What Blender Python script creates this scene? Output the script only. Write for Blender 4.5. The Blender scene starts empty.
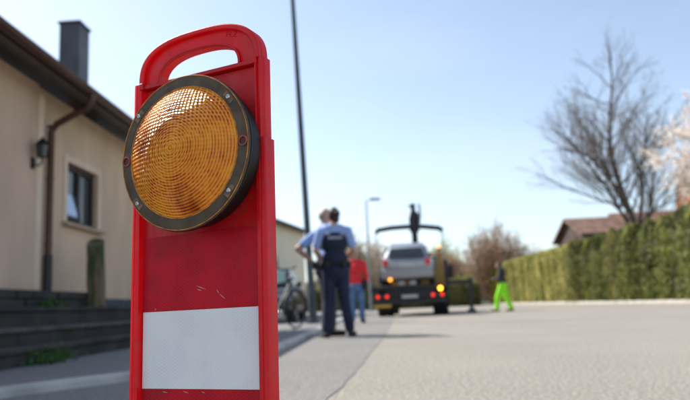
import bpy, bmesh, math, random
from mathutils import Vector, Matrix
random.seed(7)
R = math.radians
sc = bpy.context.scene
COL = sc.collection

# ------------------------------------------------------------------ camera
cam_d = bpy.data.cameras.new('camera'); cam = bpy.data.objects.new('camera', cam_d); COL.objects.link(cam)
sc.camera = cam
cam_d.sensor_width = 36.0; cam_d.lens = 36.0*671/690; cam_d.clip_start = .05; cam_d.clip_end = 5000
PITCH, YAW, ROLL = R(9.0), R(2.0), R(2.5)
f = Vector((-math.sin(YAW)*math.cos(PITCH), math.cos(YAW)*math.cos(PITCH), math.sin(PITCH)))
r0 = Vector((math.cos(YAW), math.sin(YAW), 0)); u0 = r0.cross(f)
up = u0*math.cos(ROLL)+r0*math.sin(ROLL); rt = r0*math.cos(ROLL)-u0*math.sin(ROLL)
M = Matrix((rt, up, -f)).transposed().to_4x4(); M.translation = Vector((0, 0, .42))
cam.matrix_world = M
cam_d.dof.use_dof = True; cam_d.dof.focus_distance = .985; cam_d.dof.aperture_fstop = 4.5; cam_d.dof.aperture_blades = 9

# ------------------------------------------------------------------ light
SUN_EL, SUN_AZ = R(47), R(32)      # azimuth: degrees beyond straight left
sd = Vector((-math.cos(SUN_EL)*math.cos(SUN_AZ), math.cos(SUN_EL)*math.sin(SUN_AZ), math.sin(SUN_EL)))
w = bpy.data.worlds.new('World'); sc.world = w; w.use_nodes = True
nt = w.node_tree; nt.nodes.clear()
sky = nt.nodes.new('ShaderNodeTexSky'); sky.sky_type = 'NISHITA'; sky.sun_disc = False
sky.sun_elevation = SUN_EL; sky.sun_rotation = math.atan2(sd.x, sd.y)
sky.altitude = 300; sky.air_density = 1.0; sky.dust_density = 1.2; sky.ozone_density = 1.8
bg = nt.nodes.new('ShaderNodeBackground'); bg.inputs[1].default_value = .138
out = nt.nodes.new('ShaderNodeOutputWorld')
hsv = nt.nodes.new('ShaderNodeHueSaturation'); hsv.inputs['Hue'].default_value = .497; hsv.inputs['Saturation'].default_value = .80; nt.links.new(sky.outputs[0], hsv.inputs['Color'])
tcw = nt.nodes.new('ShaderNodeTexCoord'); mpw = nt.nodes.new('ShaderNodeMapping'); mpw.inputs['Scale'].default_value = (1.2, 1.2, 4); mpw.inputs['Location'].default_value = (3.1, .4, 0)
nzw = nt.nodes.new('ShaderNodeTexNoise'); nzw.inputs['Scale'].default_value = 2.2; nzw.inputs['Detail'].default_value = 7; nt.links.new(tcw.outputs['Generated'], mpw.inputs[0]); nt.links.new(mpw.outputs[0], nzw.inputs['Vector'])
mrw = nt.nodes.new('ShaderNodeMapRange'); mrw.inputs[1].default_value = .5; mrw.inputs[2].default_value = .8; mrw.inputs[4].default_value = .2; nt.links.new(nzw.outputs['Fac'], mrw.inputs[0])
mxw = nt.nodes.new('ShaderNodeMixRGB'); nt.links.new(mrw.outputs[0], mxw.inputs[0]); nt.links.new(hsv.outputs[0], mxw.inputs[1]); mxw.inputs[2].default_value = (4.6, 4.8, 5.0, 1)
nt.links.new(mxw.outputs[0], bg.inputs[0]); nt.links.new(bg.outputs[0], out.inputs[0])
sl = bpy.data.lights.new('sun', 'SUN'); sl.energy = 4.4; sl.angle = R(.53); sl.color = (1, .945, .86)
so = bpy.data.objects.new('sun', sl); COL.objects.link(so); so.rotation_euler = sd.to_track_quat('Z', 'Y').to_euler()
sc.view_settings.view_transform = 'Standard'; sc.view_settings.look = 'None'
sc.view_settings.exposure = 0.65; sc.view_settings.gamma = 1

# ------------------------------------------------------------------ materials
MATS = {}
def mat(name, col, rough=.6, metal=0, spec=.5, var=.0, vscale=5, bump=0, bscale=60, col2=None, trans=0, emit=None, estr=0, coat=0, sub=0, stretch=None, detail=6, lo=.35, hi=.65):
    if name in MATS: return MATS[name]
    m = bpy.data.materials.new(name); m.use_nodes = True; n = m.node_tree; b = n.nodes['Principled BSDF']
    c4 = (*col, 1)
    b.inputs['Base Color'].default_value = c4; b.inputs['Roughness'].default_value = rough
    b.inputs['Metallic'].default_value = metal; b.inputs['Specular IOR Level'].default_value = spec
    if coat: b.inputs['Coat Weight'].default_value = coat; b.inputs['Coat Roughness'].default_value = .08
    if trans: b.inputs['Transmission Weight'].default_value = trans
    if sub: b.inputs['Subsurface Weight'].default_value = sub; b.inputs['Subsurface Scale'].default_value = .01
    if emit: b.inputs['Emission Color'].default_value = (*emit, 1); b.inputs['Emission Strength'].default_value = estr
    tc = n.nodes.new('ShaderNodeTexCoord'); mp = n.nodes.new('ShaderNodeMapping'); n.links.new(tc.outputs['Object'], mp.inputs[0])
    if stretch: mp.inputs['Scale'].default_value = stretch
    if var or col2:
        no = n.nodes.new('ShaderNodeTexNoise'); no.inputs['Scale'].default_value = vscale; no.inputs['Detail'].default_value = detail
        n.links.new(mp.outputs[0], no.inputs['Vector'])
        rp = n.nodes.new('ShaderNodeValToRGB'); n.links.new(no.outputs['Fac'], rp.inputs[0])
        e = rp.color_ramp.elements; e[0].position = lo; e[1].position = hi
        a = tuple(max(0, c*(1-var)) for c in col); bb = col2 if col2 else tuple(min(1, c*(1+var)) for c in col)
        e[0].color = (*a, 1); e[1].color = (*bb, 1)
        n.links.new(rp.outputs[0], b.inputs['Base Color'])
    if bump:
        nb = n.nodes.new('ShaderNodeTexNoise'); nb.inputs['Scale'].default_value = bscale; nb.inputs['Detail'].default_value = 4
        n.links.new(mp.outputs[0], nb.inputs['Vector'])
        bp = n.nodes.new('ShaderNodeBump'); bp.inputs['Strength'].default_value = bump; bp.inputs['Distance'].default_value = .01
        n.links.new(nb.outputs['Fac'], bp.inputs['Height']); n.links.new(bp.outputs[0], b.inputs['Normal'])
    MATS[name] = m; return m

# ------------------------------------------------------------------ mesh helpers
class MB:
    def __init__(s): s.v = []; s.f = []
    def box(s, x0, x1, y0, y1, z0, z1):
        k = len(s.v)
        s.v += [(x, y, z) for z in (z0, z1) for y in (y0, y1) for x in (x0, x1)]
        s.f += [tuple(k+i for i in q) for q in ((0,2,3,1),(4,5,7,6),(0,1,5,4),(2,6,7,3),(0,4,6,2),(1,3,7,5))]
        return s
    def poly(s, pts, flip=False):
        k = len(s.v); s.v += [tuple(p) for p in pts]; q = tuple(range(k, k+len(pts)))
        s.f.append(q[::-1] if flip else q); return s
    def prism(s, pts, d):          # pts planar polygon (3D), extruded by vector d
        k = len(s.v); n = len(pts); d = Vector(d)
        s.v += [tuple(p) for p in pts]+[tuple(Vector(p)+d) for p in pts]
        s.f.append(tuple(range(k, k+n))[::-1]); s.f.append(tuple(range(k+n, k+2*n)))
        for i in range(n): j = (i+1) % n; s.f.append((k+i, k+j, k+n+j, k+n+i))
        return s
    def tube(s, path, rad, n=8, cap=True):
        k = len(s.v); m = len(path)
        P = [Vector(p) for p in path]; rr = rad if isinstance(rad, (list, tuple)) else [rad]*m
        pa = None
        for i, p in enumerate(P):
            t = (P[min(i+1, m-1)]-P[max(i-1, 0)]).normalized()
            if pa is None: pa = t.orthogonal().normalized()
            else:
                pa = (pa-t*pa.dot(t)); pa = pa.normalized() if pa.length > 1e-6 else t.orthogonal().normalized()
            q = t.cross(pa)
            for j in range(n):
                a = 2*math.pi*j/n
                s.v.append(tuple(p+(pa*math.cos(a)+q*math.sin(a))*rr[i]))
        for i in range(m-1):
            for j in range(n):
                j2 = (j+1) % n
                s.f.append((k+i*n+j, k+i*n+j2, k+(i+1)*n+j2, k+(i+1)*n+j))
        if cap:
            s.f.append(tuple(range(k, k+n))[::-1]); s.f.append(tuple(range(k+(m-1)*n, k+m*n)))
        return s
    def lathe(s, prof, n=48, ax='z', cx=0, cy=0, cz=0, sweep=None):   # prof [(r, h)]
        k = len(s.v)
        for (r_, h) in prof:
            for j in range(n):
                a = 2*math.pi*j/n; c, d = r_*math.cos(a), r_*math.sin(a)
                s.v.append((cx+c, cy+d, cz+h) if ax == 'z' else (cx+h, cy+c, cz+d) if ax == 'x' else (cx+d, cy+h, cz+c))
        for i in range(len(prof)-1):
            for j in range(n):
                j2 = (j+1) % n; s.f.append((k+i*n+j, k+i*n+j2, k+(i+1)*n+j2, k+(i+1)*n+j))
        return s
    def ell(s, c, r_, n=14, m=9):
        k = len(s.v)
        for i in range(1, m):
            t = math.pi*i/m
            for j in range(n):
                a = 2*math.pi*j/n
                s.v.append((c[0]+r_[0]*math.sin(t)*math.cos(a), c[1]+r_[1]*math.sin(t)*math.sin(a), c[2]+r_[2]*math.cos(t)))
        s.v += [(c[0], c[1], c[2]+r_[2]), (c[0], c[1], c[2]-r_[2])]; T = len(s.v)-2; B = T+1
        for i in range(m-2):
            for j in range(n):
                j2 = (j+1) % n; s.f.append((k+i*n+j, k+(i+1)*n+j, k+(i+1)*n+j2, k+i*n+j2))
        for j in range(n):
            j2 = (j+1) % n; s.f.append((T, k+j, k+j2)); s.f.append((B, k+(m-2)*n+j2, k+(m-2)*n+j))
        return s
    def mesh(s, name, m, smooth=False, xf=None):
        me = bpy.data.meshes.new(name); me.from_pydata(s.v, [], s.f)
        if xf: me.transform(xf)
        bm = bmesh.new(); bm.from_mesh(me)
        if len(s.f) < 30000: bmesh.ops.recalc_face_normals(bm, faces=bm.faces)
        bm.to_mesh(me); bm.free()
        me.materials.append(m)
        if smooth:
            me.shade_smooth()
            if smooth != 'all': me.set_sharp_from_angle(angle=R(38))
        me.update(); return me
    def obj(s, name, m, parent=None, smooth=False, bevel=0, xf=None, kind=None, seg=2):
        me = s.mesh(name, m, smooth, xf); return link(name, me, parent, bevel, kind, seg)
def link(name, me, parent=None, bevel=0, kind=None, seg=2):
    o = bpy.data.objects.new(name, me); COL.objects.link(o)
    if parent: o.parent = parent
    if bevel:
        b = o.modifiers.new('bevel', 'BEVEL'); b.width = bevel; b.segments = seg; b.limit_method = 'ANGLE'; b.angle_limit = R(35); b.harden_normals = False
        me.shade_smooth(); me.set_sharp_from_angle(angle=R(50))
    if kind: o['kind'] = kind
    return o
def thing(name, label, cat, loc=(0, 0, 0), rz=0, group=None):
    o = bpy.data.objects.new(name, None); COL.objects.link(o); o.location = loc; o.rotation_euler = (0, 0, rz)
    o.empty_display_size = .2
    return tag(o, label, cat, group)
def tag(o, label, cat, group=None):
    o['label'] = label; o['category'] = cat
    if group: o['group'] = group
    return o
def struct(o): o['kind'] = 'structure'; return o
def kids(o): return [c for c in bpy.data.objects if c.parent == o]
def copy_tree(o, parent=None):
    c = o.copy(); COL.objects.link(c)
    if parent: c.parent = parent
    for ch in kids(o): copy_tree(ch, c)
    return c

# ------------------------------------------------------------------ ground, road, kerbs
def asphalt(name, c1, c2, c3):
    m = bpy.data.materials.new(name); m.use_nodes = True; n = m.node_tree; b = n.nodes['Principled BSDF']
    tc = n.nodes.new('ShaderNodeTexCoord')
    def noise(s, d=5):
        k = n.nodes.new('ShaderNodeTexNoise'); k.inputs['Scale'].default_value = s; k.inputs['Detail'].default_value = d
        n.links.new(tc.outputs['Object'], k.inputs['Vector']); return k
    a = noise(.6, 8); g = noise(48, 8)
    v = n.nodes.new('ShaderNodeTexVoronoi'); v.inputs['Scale'].default_value = 90; n.links.new(tc.outputs['Object'], v.inputs['Vector'])
    r1 = n.nodes.new('ShaderNodeValToRGB'); n.links.new(a.outputs['Fac'], r1.inputs[0])
    r1.color_ramp.elements[0].position = .35; r1.color_ramp.elements[1].position = .65
    r1.color_ramp.elements[0].color = (*c1, 1); r1.color_ramp.elements[1].color = (*c2, 1)
    mx = n.nodes.new('ShaderNodeMixRGB'); mx.blend_type = 'MIX'; n.links.new(r1.outputs[0], mx.inputs[1]); mx.inputs[2].default_value = (*c3, 1)
    r2 = n.nodes.new('ShaderNodeValToRGB'); r2.color_ramp.elements[0].position = .42; r2.color_ramp.elements[1].position = .66
    n.links.new(g.outputs['Fac'], r2.inputs[0]); n.links.new(r2.outputs[0], mx.inputs[0])
    n.links.new(mx.outputs[0], b.inputs['Base Color']); b.inputs['Roughness'].default_value = .85
    bp = n.nodes.new('ShaderNodeBump'); bp.inputs['Strength'].default_value = .7; bp.inputs['Distance'].default_value = .006
    n.links.new(v.outputs['Distance'], bp.inputs['Height']); n.links.new(bp.outputs[0], b.inputs['Normal'])
    return m
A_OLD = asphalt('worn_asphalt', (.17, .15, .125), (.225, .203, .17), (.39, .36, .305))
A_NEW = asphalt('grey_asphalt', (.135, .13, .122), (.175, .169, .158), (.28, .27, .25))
A_WALK = asphalt('pavement_asphalt', (.13, .13, .13), (.18, .178, .17), (.24, .235, .225))
CONC = mat('kerb_concrete', (.48, .46, .42), .85, var=.2, vscale=3, bump=.4, bscale=40)
EARTH = mat('earth', (.12, .11, .06), .95, var=.35, vscale=.6, col2=(.1, .13, .04), bump=.5)

g = MB(); g.poly([(-2500, -800, -.03), (2500, -800, -.03), (2500, 3500, -.03), (-2500, 3500, -.03)])
struct(g.obj('ground', EARTH))
kerb_path = [(-3.6, -1.2), (-3.0, .6), (-2.45, 1.85), (-2.3, 3.1), (-2.05, 3.71), (-1.86, 3.98), (-1.59, 4.34), (-1.35, 4.85), (-1.15, 5.5), (-1.02, 6.2), (-.96, 7.0), (-.94, 8.4), (-.93, 10.5), (-.93, 13), (-.93, 22), (-.93, 50), (-.93, 90)]
road = MB(); road.poly([(-3.9, -6, 0), (11.3, -6, 0), (11.3, 95, 0), (-1.0, 95, 0), (-1.0, 8, 0), (-1.3, 5, 0), (-2.4, 3.1, 0), (-3.9, -1.5, 0)])
struct(road.obj('road', A_OLD))
# darker repaired lane between the left kerb and the seam
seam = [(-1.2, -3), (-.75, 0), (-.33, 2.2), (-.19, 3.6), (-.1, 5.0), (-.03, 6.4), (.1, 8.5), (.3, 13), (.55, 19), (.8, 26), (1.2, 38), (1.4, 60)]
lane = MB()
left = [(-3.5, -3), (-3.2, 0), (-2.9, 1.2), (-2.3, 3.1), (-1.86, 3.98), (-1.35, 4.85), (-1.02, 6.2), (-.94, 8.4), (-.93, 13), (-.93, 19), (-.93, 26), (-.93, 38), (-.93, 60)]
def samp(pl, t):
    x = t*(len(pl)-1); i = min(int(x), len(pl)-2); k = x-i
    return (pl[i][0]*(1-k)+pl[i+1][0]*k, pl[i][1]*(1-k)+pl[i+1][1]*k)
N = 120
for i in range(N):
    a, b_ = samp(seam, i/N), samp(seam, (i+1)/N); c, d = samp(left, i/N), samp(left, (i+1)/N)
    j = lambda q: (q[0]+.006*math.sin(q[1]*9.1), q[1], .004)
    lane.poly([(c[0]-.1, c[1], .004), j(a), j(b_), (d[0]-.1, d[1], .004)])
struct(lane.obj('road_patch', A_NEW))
# pavement
def offset(path, d):
    o = []
    for i, p in enumerate(path):
        a = Vector(path[max(i-1, 0)]); b_ = Vector(path[min(i+1, len(path)-1)]); t = (b_-a).normalized()
        o.append((p[0]-t.y*d, p[1]+t.x*d))
    return o
def resample(path, step):
    P = [Vector(p) for p in path]; out_ = [P[0]]; acc = 0
    for a, b_ in zip(P, P[1:]):
        L = (b_-a).length; pos = step-acc
        while pos <= L: out_.append(a+(b_-a)*(pos/L)); pos += step
        acc = L-(pos-step)
    return out_
inner = offset(kerb_path, .11)
pv = MB()
for (a, b_) in zip(inner, inner[1:]):
    pv.poly([(a[0]+.01, a[1], .054), (b_[0]+.01, b_[1], .054), (-16, b_[1], .054), (-16, a[1], .054)])
struct(pv.obj('pavement', A_WALK))
kerb = thing('kerb', 'pale concrete kerb curving along the left pavement by the steps', 'kerb')
pts = resample(kerb_path, .25)
kst = 4
for i in range(0, min(len(pts)-1, 4*46), kst):
    seg = [tuple(p) for p in pts[i:i+kst+1]]
    if len(seg) < 3: break
    seg[0] = tuple(Vector(seg[0])+(Vector(seg[1])-Vector(seg[0]))*.02); seg[-1] = tuple(Vector(seg[-1])-(Vector(seg[-1])-Vector(seg[-2]))*.02)
    prof = [(0, -.02), (-.0, .042), (.018, .06), (.11, .06), (.11, -.02)]
    mb = MB(); k0 = 0
    for (d_, z_) in prof:
        for q in offset(seg, d_): mb.v.append((q[0], q[1], z_))
    L = len(seg); P_ = len(prof)
    for a in range(P_):
        a2 = (a+1) % P_
        for b_ in range(L-1): mb.f.append((a*L+b_, a*L+b_+1, a2*L+b_+1, a2*L+b_))
    mb.f.append(tuple(a*L for a in range(P_))); mb.f.append(tuple(a*L+L-1 for a in range(P_))[::-1])
    mb.obj('kerb_stone', CONC, kerb, bevel=.004)
# right-hand kerb in front of the hedge
struct(MB().poly([(11.4, -6, .09), (40, -6, .09), (40, 95, .09), (11.4, 95, .09)]).obj('verge', mat('verge_soil', (.2, .16, .09), .95, var=.3, vscale=.8, col2=(.13, .15, .05), bump=.5)))
kerb2 = thing('kerb', 'long straight pale kerb at the foot of the hedge', 'kerb', (11.3, 18, 0))
km = MB().box(0, .14, .01, .99, -.02, .13).mesh('kerb_stone', mat('kerb_pale', (.5, .46, .4), .85, var=.15, vscale=3, bump=.3))
for i in range(46):
    o = link('kerb_stone', km, kerb2, bevel=.008 if i == 0 else 0); o.location = (random.uniform(-.006, .006), i, random.uniform(-.006, .004))

# ------------------------------------------------------------------ warning beacon barrier (the hero)
RED = mat('red_plastic', (.82, .010, .018), .4, spec=.5, var=.06, vscale=30, bump=.05, bscale=300, sub=.0)
def red_plastic():
    m = MATS['red_plastic']; n = m.node_tree; b = n.nodes['Principled BSDF']
    tr = n.nodes.new('ShaderNodeBsdfTranslucent'); tr.inputs[0].default_value = (.9, .01, .01, 1)
    mx = n.nodes.new('ShaderNodeMixShader'); mx.inputs[0].default_value = .3
    o = n.nodes['Material Output']; n.links.new(b.outputs[0], mx.inputs[1]); n.links.new(tr.outputs[0], mx.inputs[2]); n.links.new(mx.outputs[0], o.inputs[0])
    # dusty film and fine scuffs
    tc = n.nodes.new('ShaderNodeTexCoord'); mp = n.nodes.new('ShaderNodeMapping'); mp.inputs['Scale'].default_value = (60, 60, 9)
    n.links.new(tc.outputs['Object'], mp.inputs[0])
    nd = n.nodes.new('ShaderNodeTexNoise'); nd.inputs['Scale'].default_value = 26; nd.inputs['Detail'].default_value = 9; nd.inputs['Roughness'].default_value = .7; n.links.new(tc.outputs['Object'], nd.inputs['Vector'])
    rd = n.nodes.new('ShaderNodeMapRange'); rd.inputs[1].default_value = .52; rd.inputs[2].default_value = .74; rd.inputs[4].default_value = .65; n.links.new(nd.outputs['Fac'], rd.inputs[0])
    old = b.inputs['Base Color'].links[0].from_socket; md = n.nodes.new('ShaderNodeMixRGB'); n.links.new(rd.outputs[0], md.inputs[0]); n.links.new(old, md.inputs[1]); md.inputs[2].default_value = (.42, .10, .075, 1); n.links.new(md.outputs[0], b.inputs['Base Color'])
    no = n.nodes.new('ShaderNodeTexNoise'); no.inputs['Scale'].default_value = 1.4; no.inputs['Detail'].default_value = 8; n.links.new(mp.outputs[0], no.inputs['Vector'])
    rp = n.nodes.new('ShaderNodeMapRange'); rp.inputs[1].default_value = .35; rp.inputs[2].default_value = .7; rp.inputs[3].default_value = .34; rp.inputs[4].default_value = .58
    n.links.new(no.outputs['Fac'], rp.inputs[0]); n.links.new(rp.outputs[0], b.inputs['Roughness'])
red_plastic()
BLK = mat('black_plastic', (.007, .007, .008), .5, spec=.25, var=.2, vscale=20)

def sheeting(name, base, dark, rough=.3):
    """prismatic retroreflective sheet: honeycomb seal lines over fine vertical ribs, a few scratches"""
    m = bpy.data.materials.new(name); m.use_nodes = True; n = m.node_tree; L = n.links; b = n.nodes['Principled BSDF']
    b.inputs['Specular IOR Level'].default_value = .22
    tc = n.nodes.new('ShaderNodeTexCoord'); sep = n.nodes.new('ShaderNodeSeparateXYZ'); L.new(tc.outputs['Object'], sep.inputs[0])
    def math_(op, a, c=None, d=None):
        k = n.nodes.new('ShaderNodeMath'); k.operation = op
        for i, q in enumerate((a, c, d)):
            if q is None: continue
            if isinstance(q, (int, float)): k.inputs[i].default_value = q
            else: L.new(q, k.inputs[i])
        return k.outputs[0]
    x, z = sep.outputs['X'], sep.outputs['Z']
    ribs = math_('SINE', math_('MULTIPLY', x, 2*math.pi/.0026))
    d1 = math_('ADD', math_('MULTIPLY', x, .5), math_('MULTIPLY', z, .866)); d2 = math_('SUBTRACT', math_('MULTIPLY', x, .5), math_('MULTIPLY', z, .866))
    s1 = math_('POWER', math_('ABSOLUTE', math_('SINE', math_('MULTIPLY', d1, math.pi/.0044))), .5)
    s2 = math_('POWER', math_('ABSOLUTE', math_('SINE', math_('MULTIPLY', d2, math.pi/.0044))), .5)
    cells = math_('MINIMUM', s1, s2)
    no = n.nodes.new('ShaderNodeTexNoise'); no.inputs['Scale'].default_value = 14; L.new(tc.outputs['Object'], no.inputs['Vector']); no.inputs['Detail'].default_value = 5
    patch = n.nodes.new('ShaderNodeMapRange'); patch.inputs[1].default_value = .42; patch.inputs[2].default_value = .6; L.new(no.outputs['Fac'], patch.inputs[0])
    ribv = math_('MULTIPLY', math_('ADD', math_('MULTIPLY', ribs, .5), .5), math_('ADD', math_('MULTIPLY', patch.outputs[0], .7), .3))
    fac = math_('MULTIPLY_ADD', ribv, .6, math_('MULTIPLY', math_('SUBTRACT', 1, cells), math_('MULTIPLY', patch.outputs[0], .6)))
    mx = n.nodes.new('ShaderNodeMixRGB'); mx.inputs[1].default_value = (*base, 1); mx.inputs[2].default_value = (*dark, 1); L.new(fac, mx.inputs[0])
    # scratches
    mp = n.nodes.new('ShaderNodeMapping'); mp.inputs['Rotation'].default_value = (0, R(35), 0); mp.inputs['Scale'].default_value = (9, 1, 160); L.new(tc.outputs['Object'], mp.inputs[0])
    ns = n.nodes.new('ShaderNodeTexNoise'); ns.inputs['Scale'].default_value = 1.5; ns.inputs['Detail'].default_value = 1; L.new(mp.outputs[0], ns.inputs['Vector'])
    rs = n.nodes.new('ShaderNodeMapRange'); rs.inputs[1].default_value = .85; rs.inputs[2].default_value = .9; L.new(ns.outputs['Fac'], rs.inputs[0])
    mx2 = n.nodes.new('ShaderNodeMixRGB'); L.new(mx.outputs[0], mx2.inputs[1]); mx2.inputs[2].default_value = (.8, .6, .6, 1); L.new(math_('MULTIPLY', rs.outputs[0], .8), mx2.inputs[0])
    L.new(mx2.outputs[0], b.inputs['Base Color'])
    nd = n.nodes.new('ShaderNodeTexNoise'); nd.inputs['Scale'].default_value = 60; nd.inputs['Detail'].default_value = 6; L.new(tc.outputs['Object'], nd.inputs['Vector'])
    mr = n.nodes.new('ShaderNodeMapRange'); mr.inputs[3].default_value = rough-.1; mr.inputs[4].default_value = rough+.2; L.new(nd.outputs['Fac'], mr.inputs[0]); L.new(mr.outputs[0], b.inputs['Roughness'])
    bp = n.nodes.new('ShaderNodeBump'); bp.inputs['Strength'].default_value = .35; bp.inputs['Distance'].default_value = .0006
    L.new(math_('ADD', math_('MULTIPLY', ribs, .25), cells), bp.inputs['Height']); L.new(bp.outputs[0], b.inputs['Normal'])
    return m
SH_RED = sheeting('red_sheeting', (.62, .004, .018), (.30, .004, .012), .42)
SH_WHITE = sheeting('white_sheeting', (.92, .89, .86), (.78, .765, .77), .45)

TH, LN, PB = -.4204, -.0073, .0241
uu = Vector((math.cos(TH), math.sin(TH), 0)); ww = Vector((math.sin(TH), -math.cos(TH), 0)); zz = Vector((0, 0, 1))
vv = zz*math.cos(PB)-ww*math.sin(PB); wv = ww*math.cos(PB)+zz*math.sin(PB)
ux = uu*math.cos(LN)-vv*math.sin(LN); vv = vv*math.cos(LN)+uu*math.sin(LN)
VB = -.3083   # ground in panel units
bar = thing('warning_beacon_barrier', 'tall red and white traffic barrier panel with carrying handle and large round amber lamp', 'barrier')
BM = Matrix((ux, -wv, vv)).transposed().to_4x4()       # local x = along panel, local -y = outwards to the camera, z = up
org = Vector((-.2645, .9948, .3083))
BM.translation = org+vv*VB*.995
bar.matrix_world = BM
def Z(v): return v-VB            # panel height -> local z
# shell: outline in x,z at depth y (y=-w)
def slab(x0, x1, v0, v1, w0, w1): return MB().box(x0, x1, -w1, -w0, Z(v0), Z(v1))
slab(-.1125, .1125, VB+.03, .478, -.022, -.012).obj('backing_panel', RED, bar, bevel=.001)
for s in (-1, 1):
    lo = MB()
    # front face of the lower side rail with a shallow groove, wide up to the shoulder
    P = [(.1115, -.012), (.1115, .0), (.1185, .0012), (.1192, -.0008), (.1205, -.0008), (.1212, .0010), (.1262, .0), (.1278, -.002), (.1278, -.0255), (.1262, -.027), (.1115, -.027)]
    lo.prism([(s*x, -w_, Z(VB+.03)) for x, w_ in P], (0, 0, .361-VB-.03))
    lo.obj('side_rail', RED, bar, bevel=.0007)
    Q = [(.1112, -.012), (.1112, -.0005), (.1118, .0015), (.1140, .0015), (.1148, -.004), (.1168, -.004), (.1172, -.0015), (.1198, -.0015), (.1204, -.005), (.1222, -.007), (.1238, -.009), (.1238, -.0245), (.1225, -.026), (.1112, -.026)]
    top = .4885
    hi = MB().prism([(s*x, -w_, Z(.361)) for x, w_ in Q], (0, 0, top-.361))
    if s < 0:
        hi = MB().prism([(s*x, -w_, Z(.361)) for x, w_ in P], (0, 0, top-.361))
    hi.obj('side_rail', RED, bar, bevel=.0006)
    # small clip nub at the top inner corner
    slab(s*.111-.004, s*.111+.004, .4775, .489, -.012, .0022).obj('corner_nub', RED, bar, bevel=.0012)
slab(-.1105, .1085, .4785, .4855, -.014, -.001).obj('cross_rib', RED, bar, bevel=.0012)
slab(-.1115, .1115, .478, .4862, -.026, -.0135).obj('handle_base', RED, bar, bevel=.001)
# handle: band between outer and inner arcs
def superarc(hw, v0, v1, e, n=48):
    pts_ = [(-hw, v0)]
    for i in range(n+1):
        a = math.pi*(1-i/n); c, s_ = math.cos(a), math.sin(a)
        pts_.append((hw*math.copysign(abs(c)**(2/e), c), v0+(v1-v0)*abs(s_)**(2/e)))
    pts_.append((hw, v0)); return pts_
def band(outer, inn, w0, w1):
    mb = MB(); n = len(outer)
    for pl, w_ in ((outer, w1), (inn, w1), (outer, w0), (inn, w0)):
        mb.v += [(x, -w_, Z(v)) for x, v in pl]
    for i in range(n-1):
        a, b_ = i, i+1
        mb.f += [(a, b_, n+b_, n+a), (2*n+a, 3*n+a, 3*n+b_, 2*n+b_), (a, 2*n+a, 2*n+b_, b_), (n+a, n+b_, 3*n+b_, 3*n+a)]
    for e_ in (0, n-1): mb.f.append((e_, n+e_, 3*n+e_, 2*n+e_))
    return mb
H0 = .4868
OUT = superarc(.1188, H0, .5588, 2.75); OU2 = superarc(.1095, H0, .5502, 2.75)
INN = superarc(.078, H0, .5272, 2.5); IN2 = superarc(.0822, H0, .5312, 2.5)
hd = band(OUT, INN, -.026, -.0085).obj('handle', RED, bar, bevel=.0012)
band(OUT, OU2, -.0085, -.0005).obj('handle_rim', RED, hd, bevel=.0022, seg=3)
band(IN2, INN, -.0085, -.0035).obj('handle_rim', RED, hd, bevel=.0014, seg=3)
# moulded letters on the handle
fc = bpy.data.curves.new('moulded_mark', 'FONT'); fc.body = 'FLZ'; fc.size = .0125; fc.extrude = .0005; fc.materials.append(RED); fc.space_character = 1.15
fo = bpy.data.objects.new('moulded_mark', fc); COL.objects.link(fo)
dg = bpy.context.evaluated_depsgraph_get(); fm = bpy.data.meshes.new_from_object(fo.evaluated_get(dg)); bpy.data.objects.remove(fo)
mk = link('moulded_mark', fm, hd); mk.rotation_euler = (R(90), R(14), 0); mk.location = (.052, .0085-.0004, Z(.5375))
# face plate and sheets
slab(-.1112, .1112, VB+.05, .477, -.0118, -.0100).obj('face_plate', RED, bar)
slab(-.1085, .1085, .1158, .2315, -.0098, -.0088).obj('reflective_sheet', SH_RED, bar)
slab(-.1085, .1085, .0, .1150, -.0098, -.0088).obj('reflective_sheet', SH_WHITE, bar)['label'] = 'white reflective strip'
slab(-.1085, .1085, -.116, -.0008, -.0098, -.0088).obj('reflective_sheet', SH_RED, bar)
slab(-.1085, .1085, -.232, -.1168, -.0098, -.0088).obj('reflective_sheet', SH_WHITE, bar)
for (a_, b_) in (((-.006, .151), (.014, .144)), ((.033, .143), (.037, .137)), ((.037, .137), (.049, .128)), ((-.004, .1455), (.006, .1425)), ((-.085, .1165), (-.083, .1205)), ((-.03, -.003), (-.018, -.006)), ((-.07, -.004), (-.058, -.0055)), ((.005, -.0035), (.012, -.006))):
    dx, dz = b_[0]-a_[0], b_[1]-a_[1]; l_ = math.hypot(dx, dz); nx, nz = -dz/l_*.0005, dx/l_*.0005
    MB().prism([(a_[0], .0087, Z(a_[1])), ((a_[0]+b_[0])/2+nx, .0087, Z((a_[1]+b_[1])/2)+nz), (b_[0], .0087, Z(b_[1])), ((a_[0]+b_[0])/2-nx, .0087, Z((a_[1]+b_[1])/2)-nz)], (0, .0001, 0)).obj('scratch', mat('scratch_pale', (.62, .4, .4), .6), bar)
# foot
ft = MB().prism([(-.2, -.4, 0), (.2, -.4, 0), (.2, .4, 0), (-.2, .4, 0)], (0, 0, .05)).prism([(-.15, -.3, .051), (.15, -.3, .051), (.15, .3, .051), (-.15, .3, .051)], (0, 0, .045))
ft.obj('foot', mat('rubber_foot', (.03, .03, .03), .9, var=.3, vscale=30, bump=.5), bar, bevel=.01)

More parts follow.
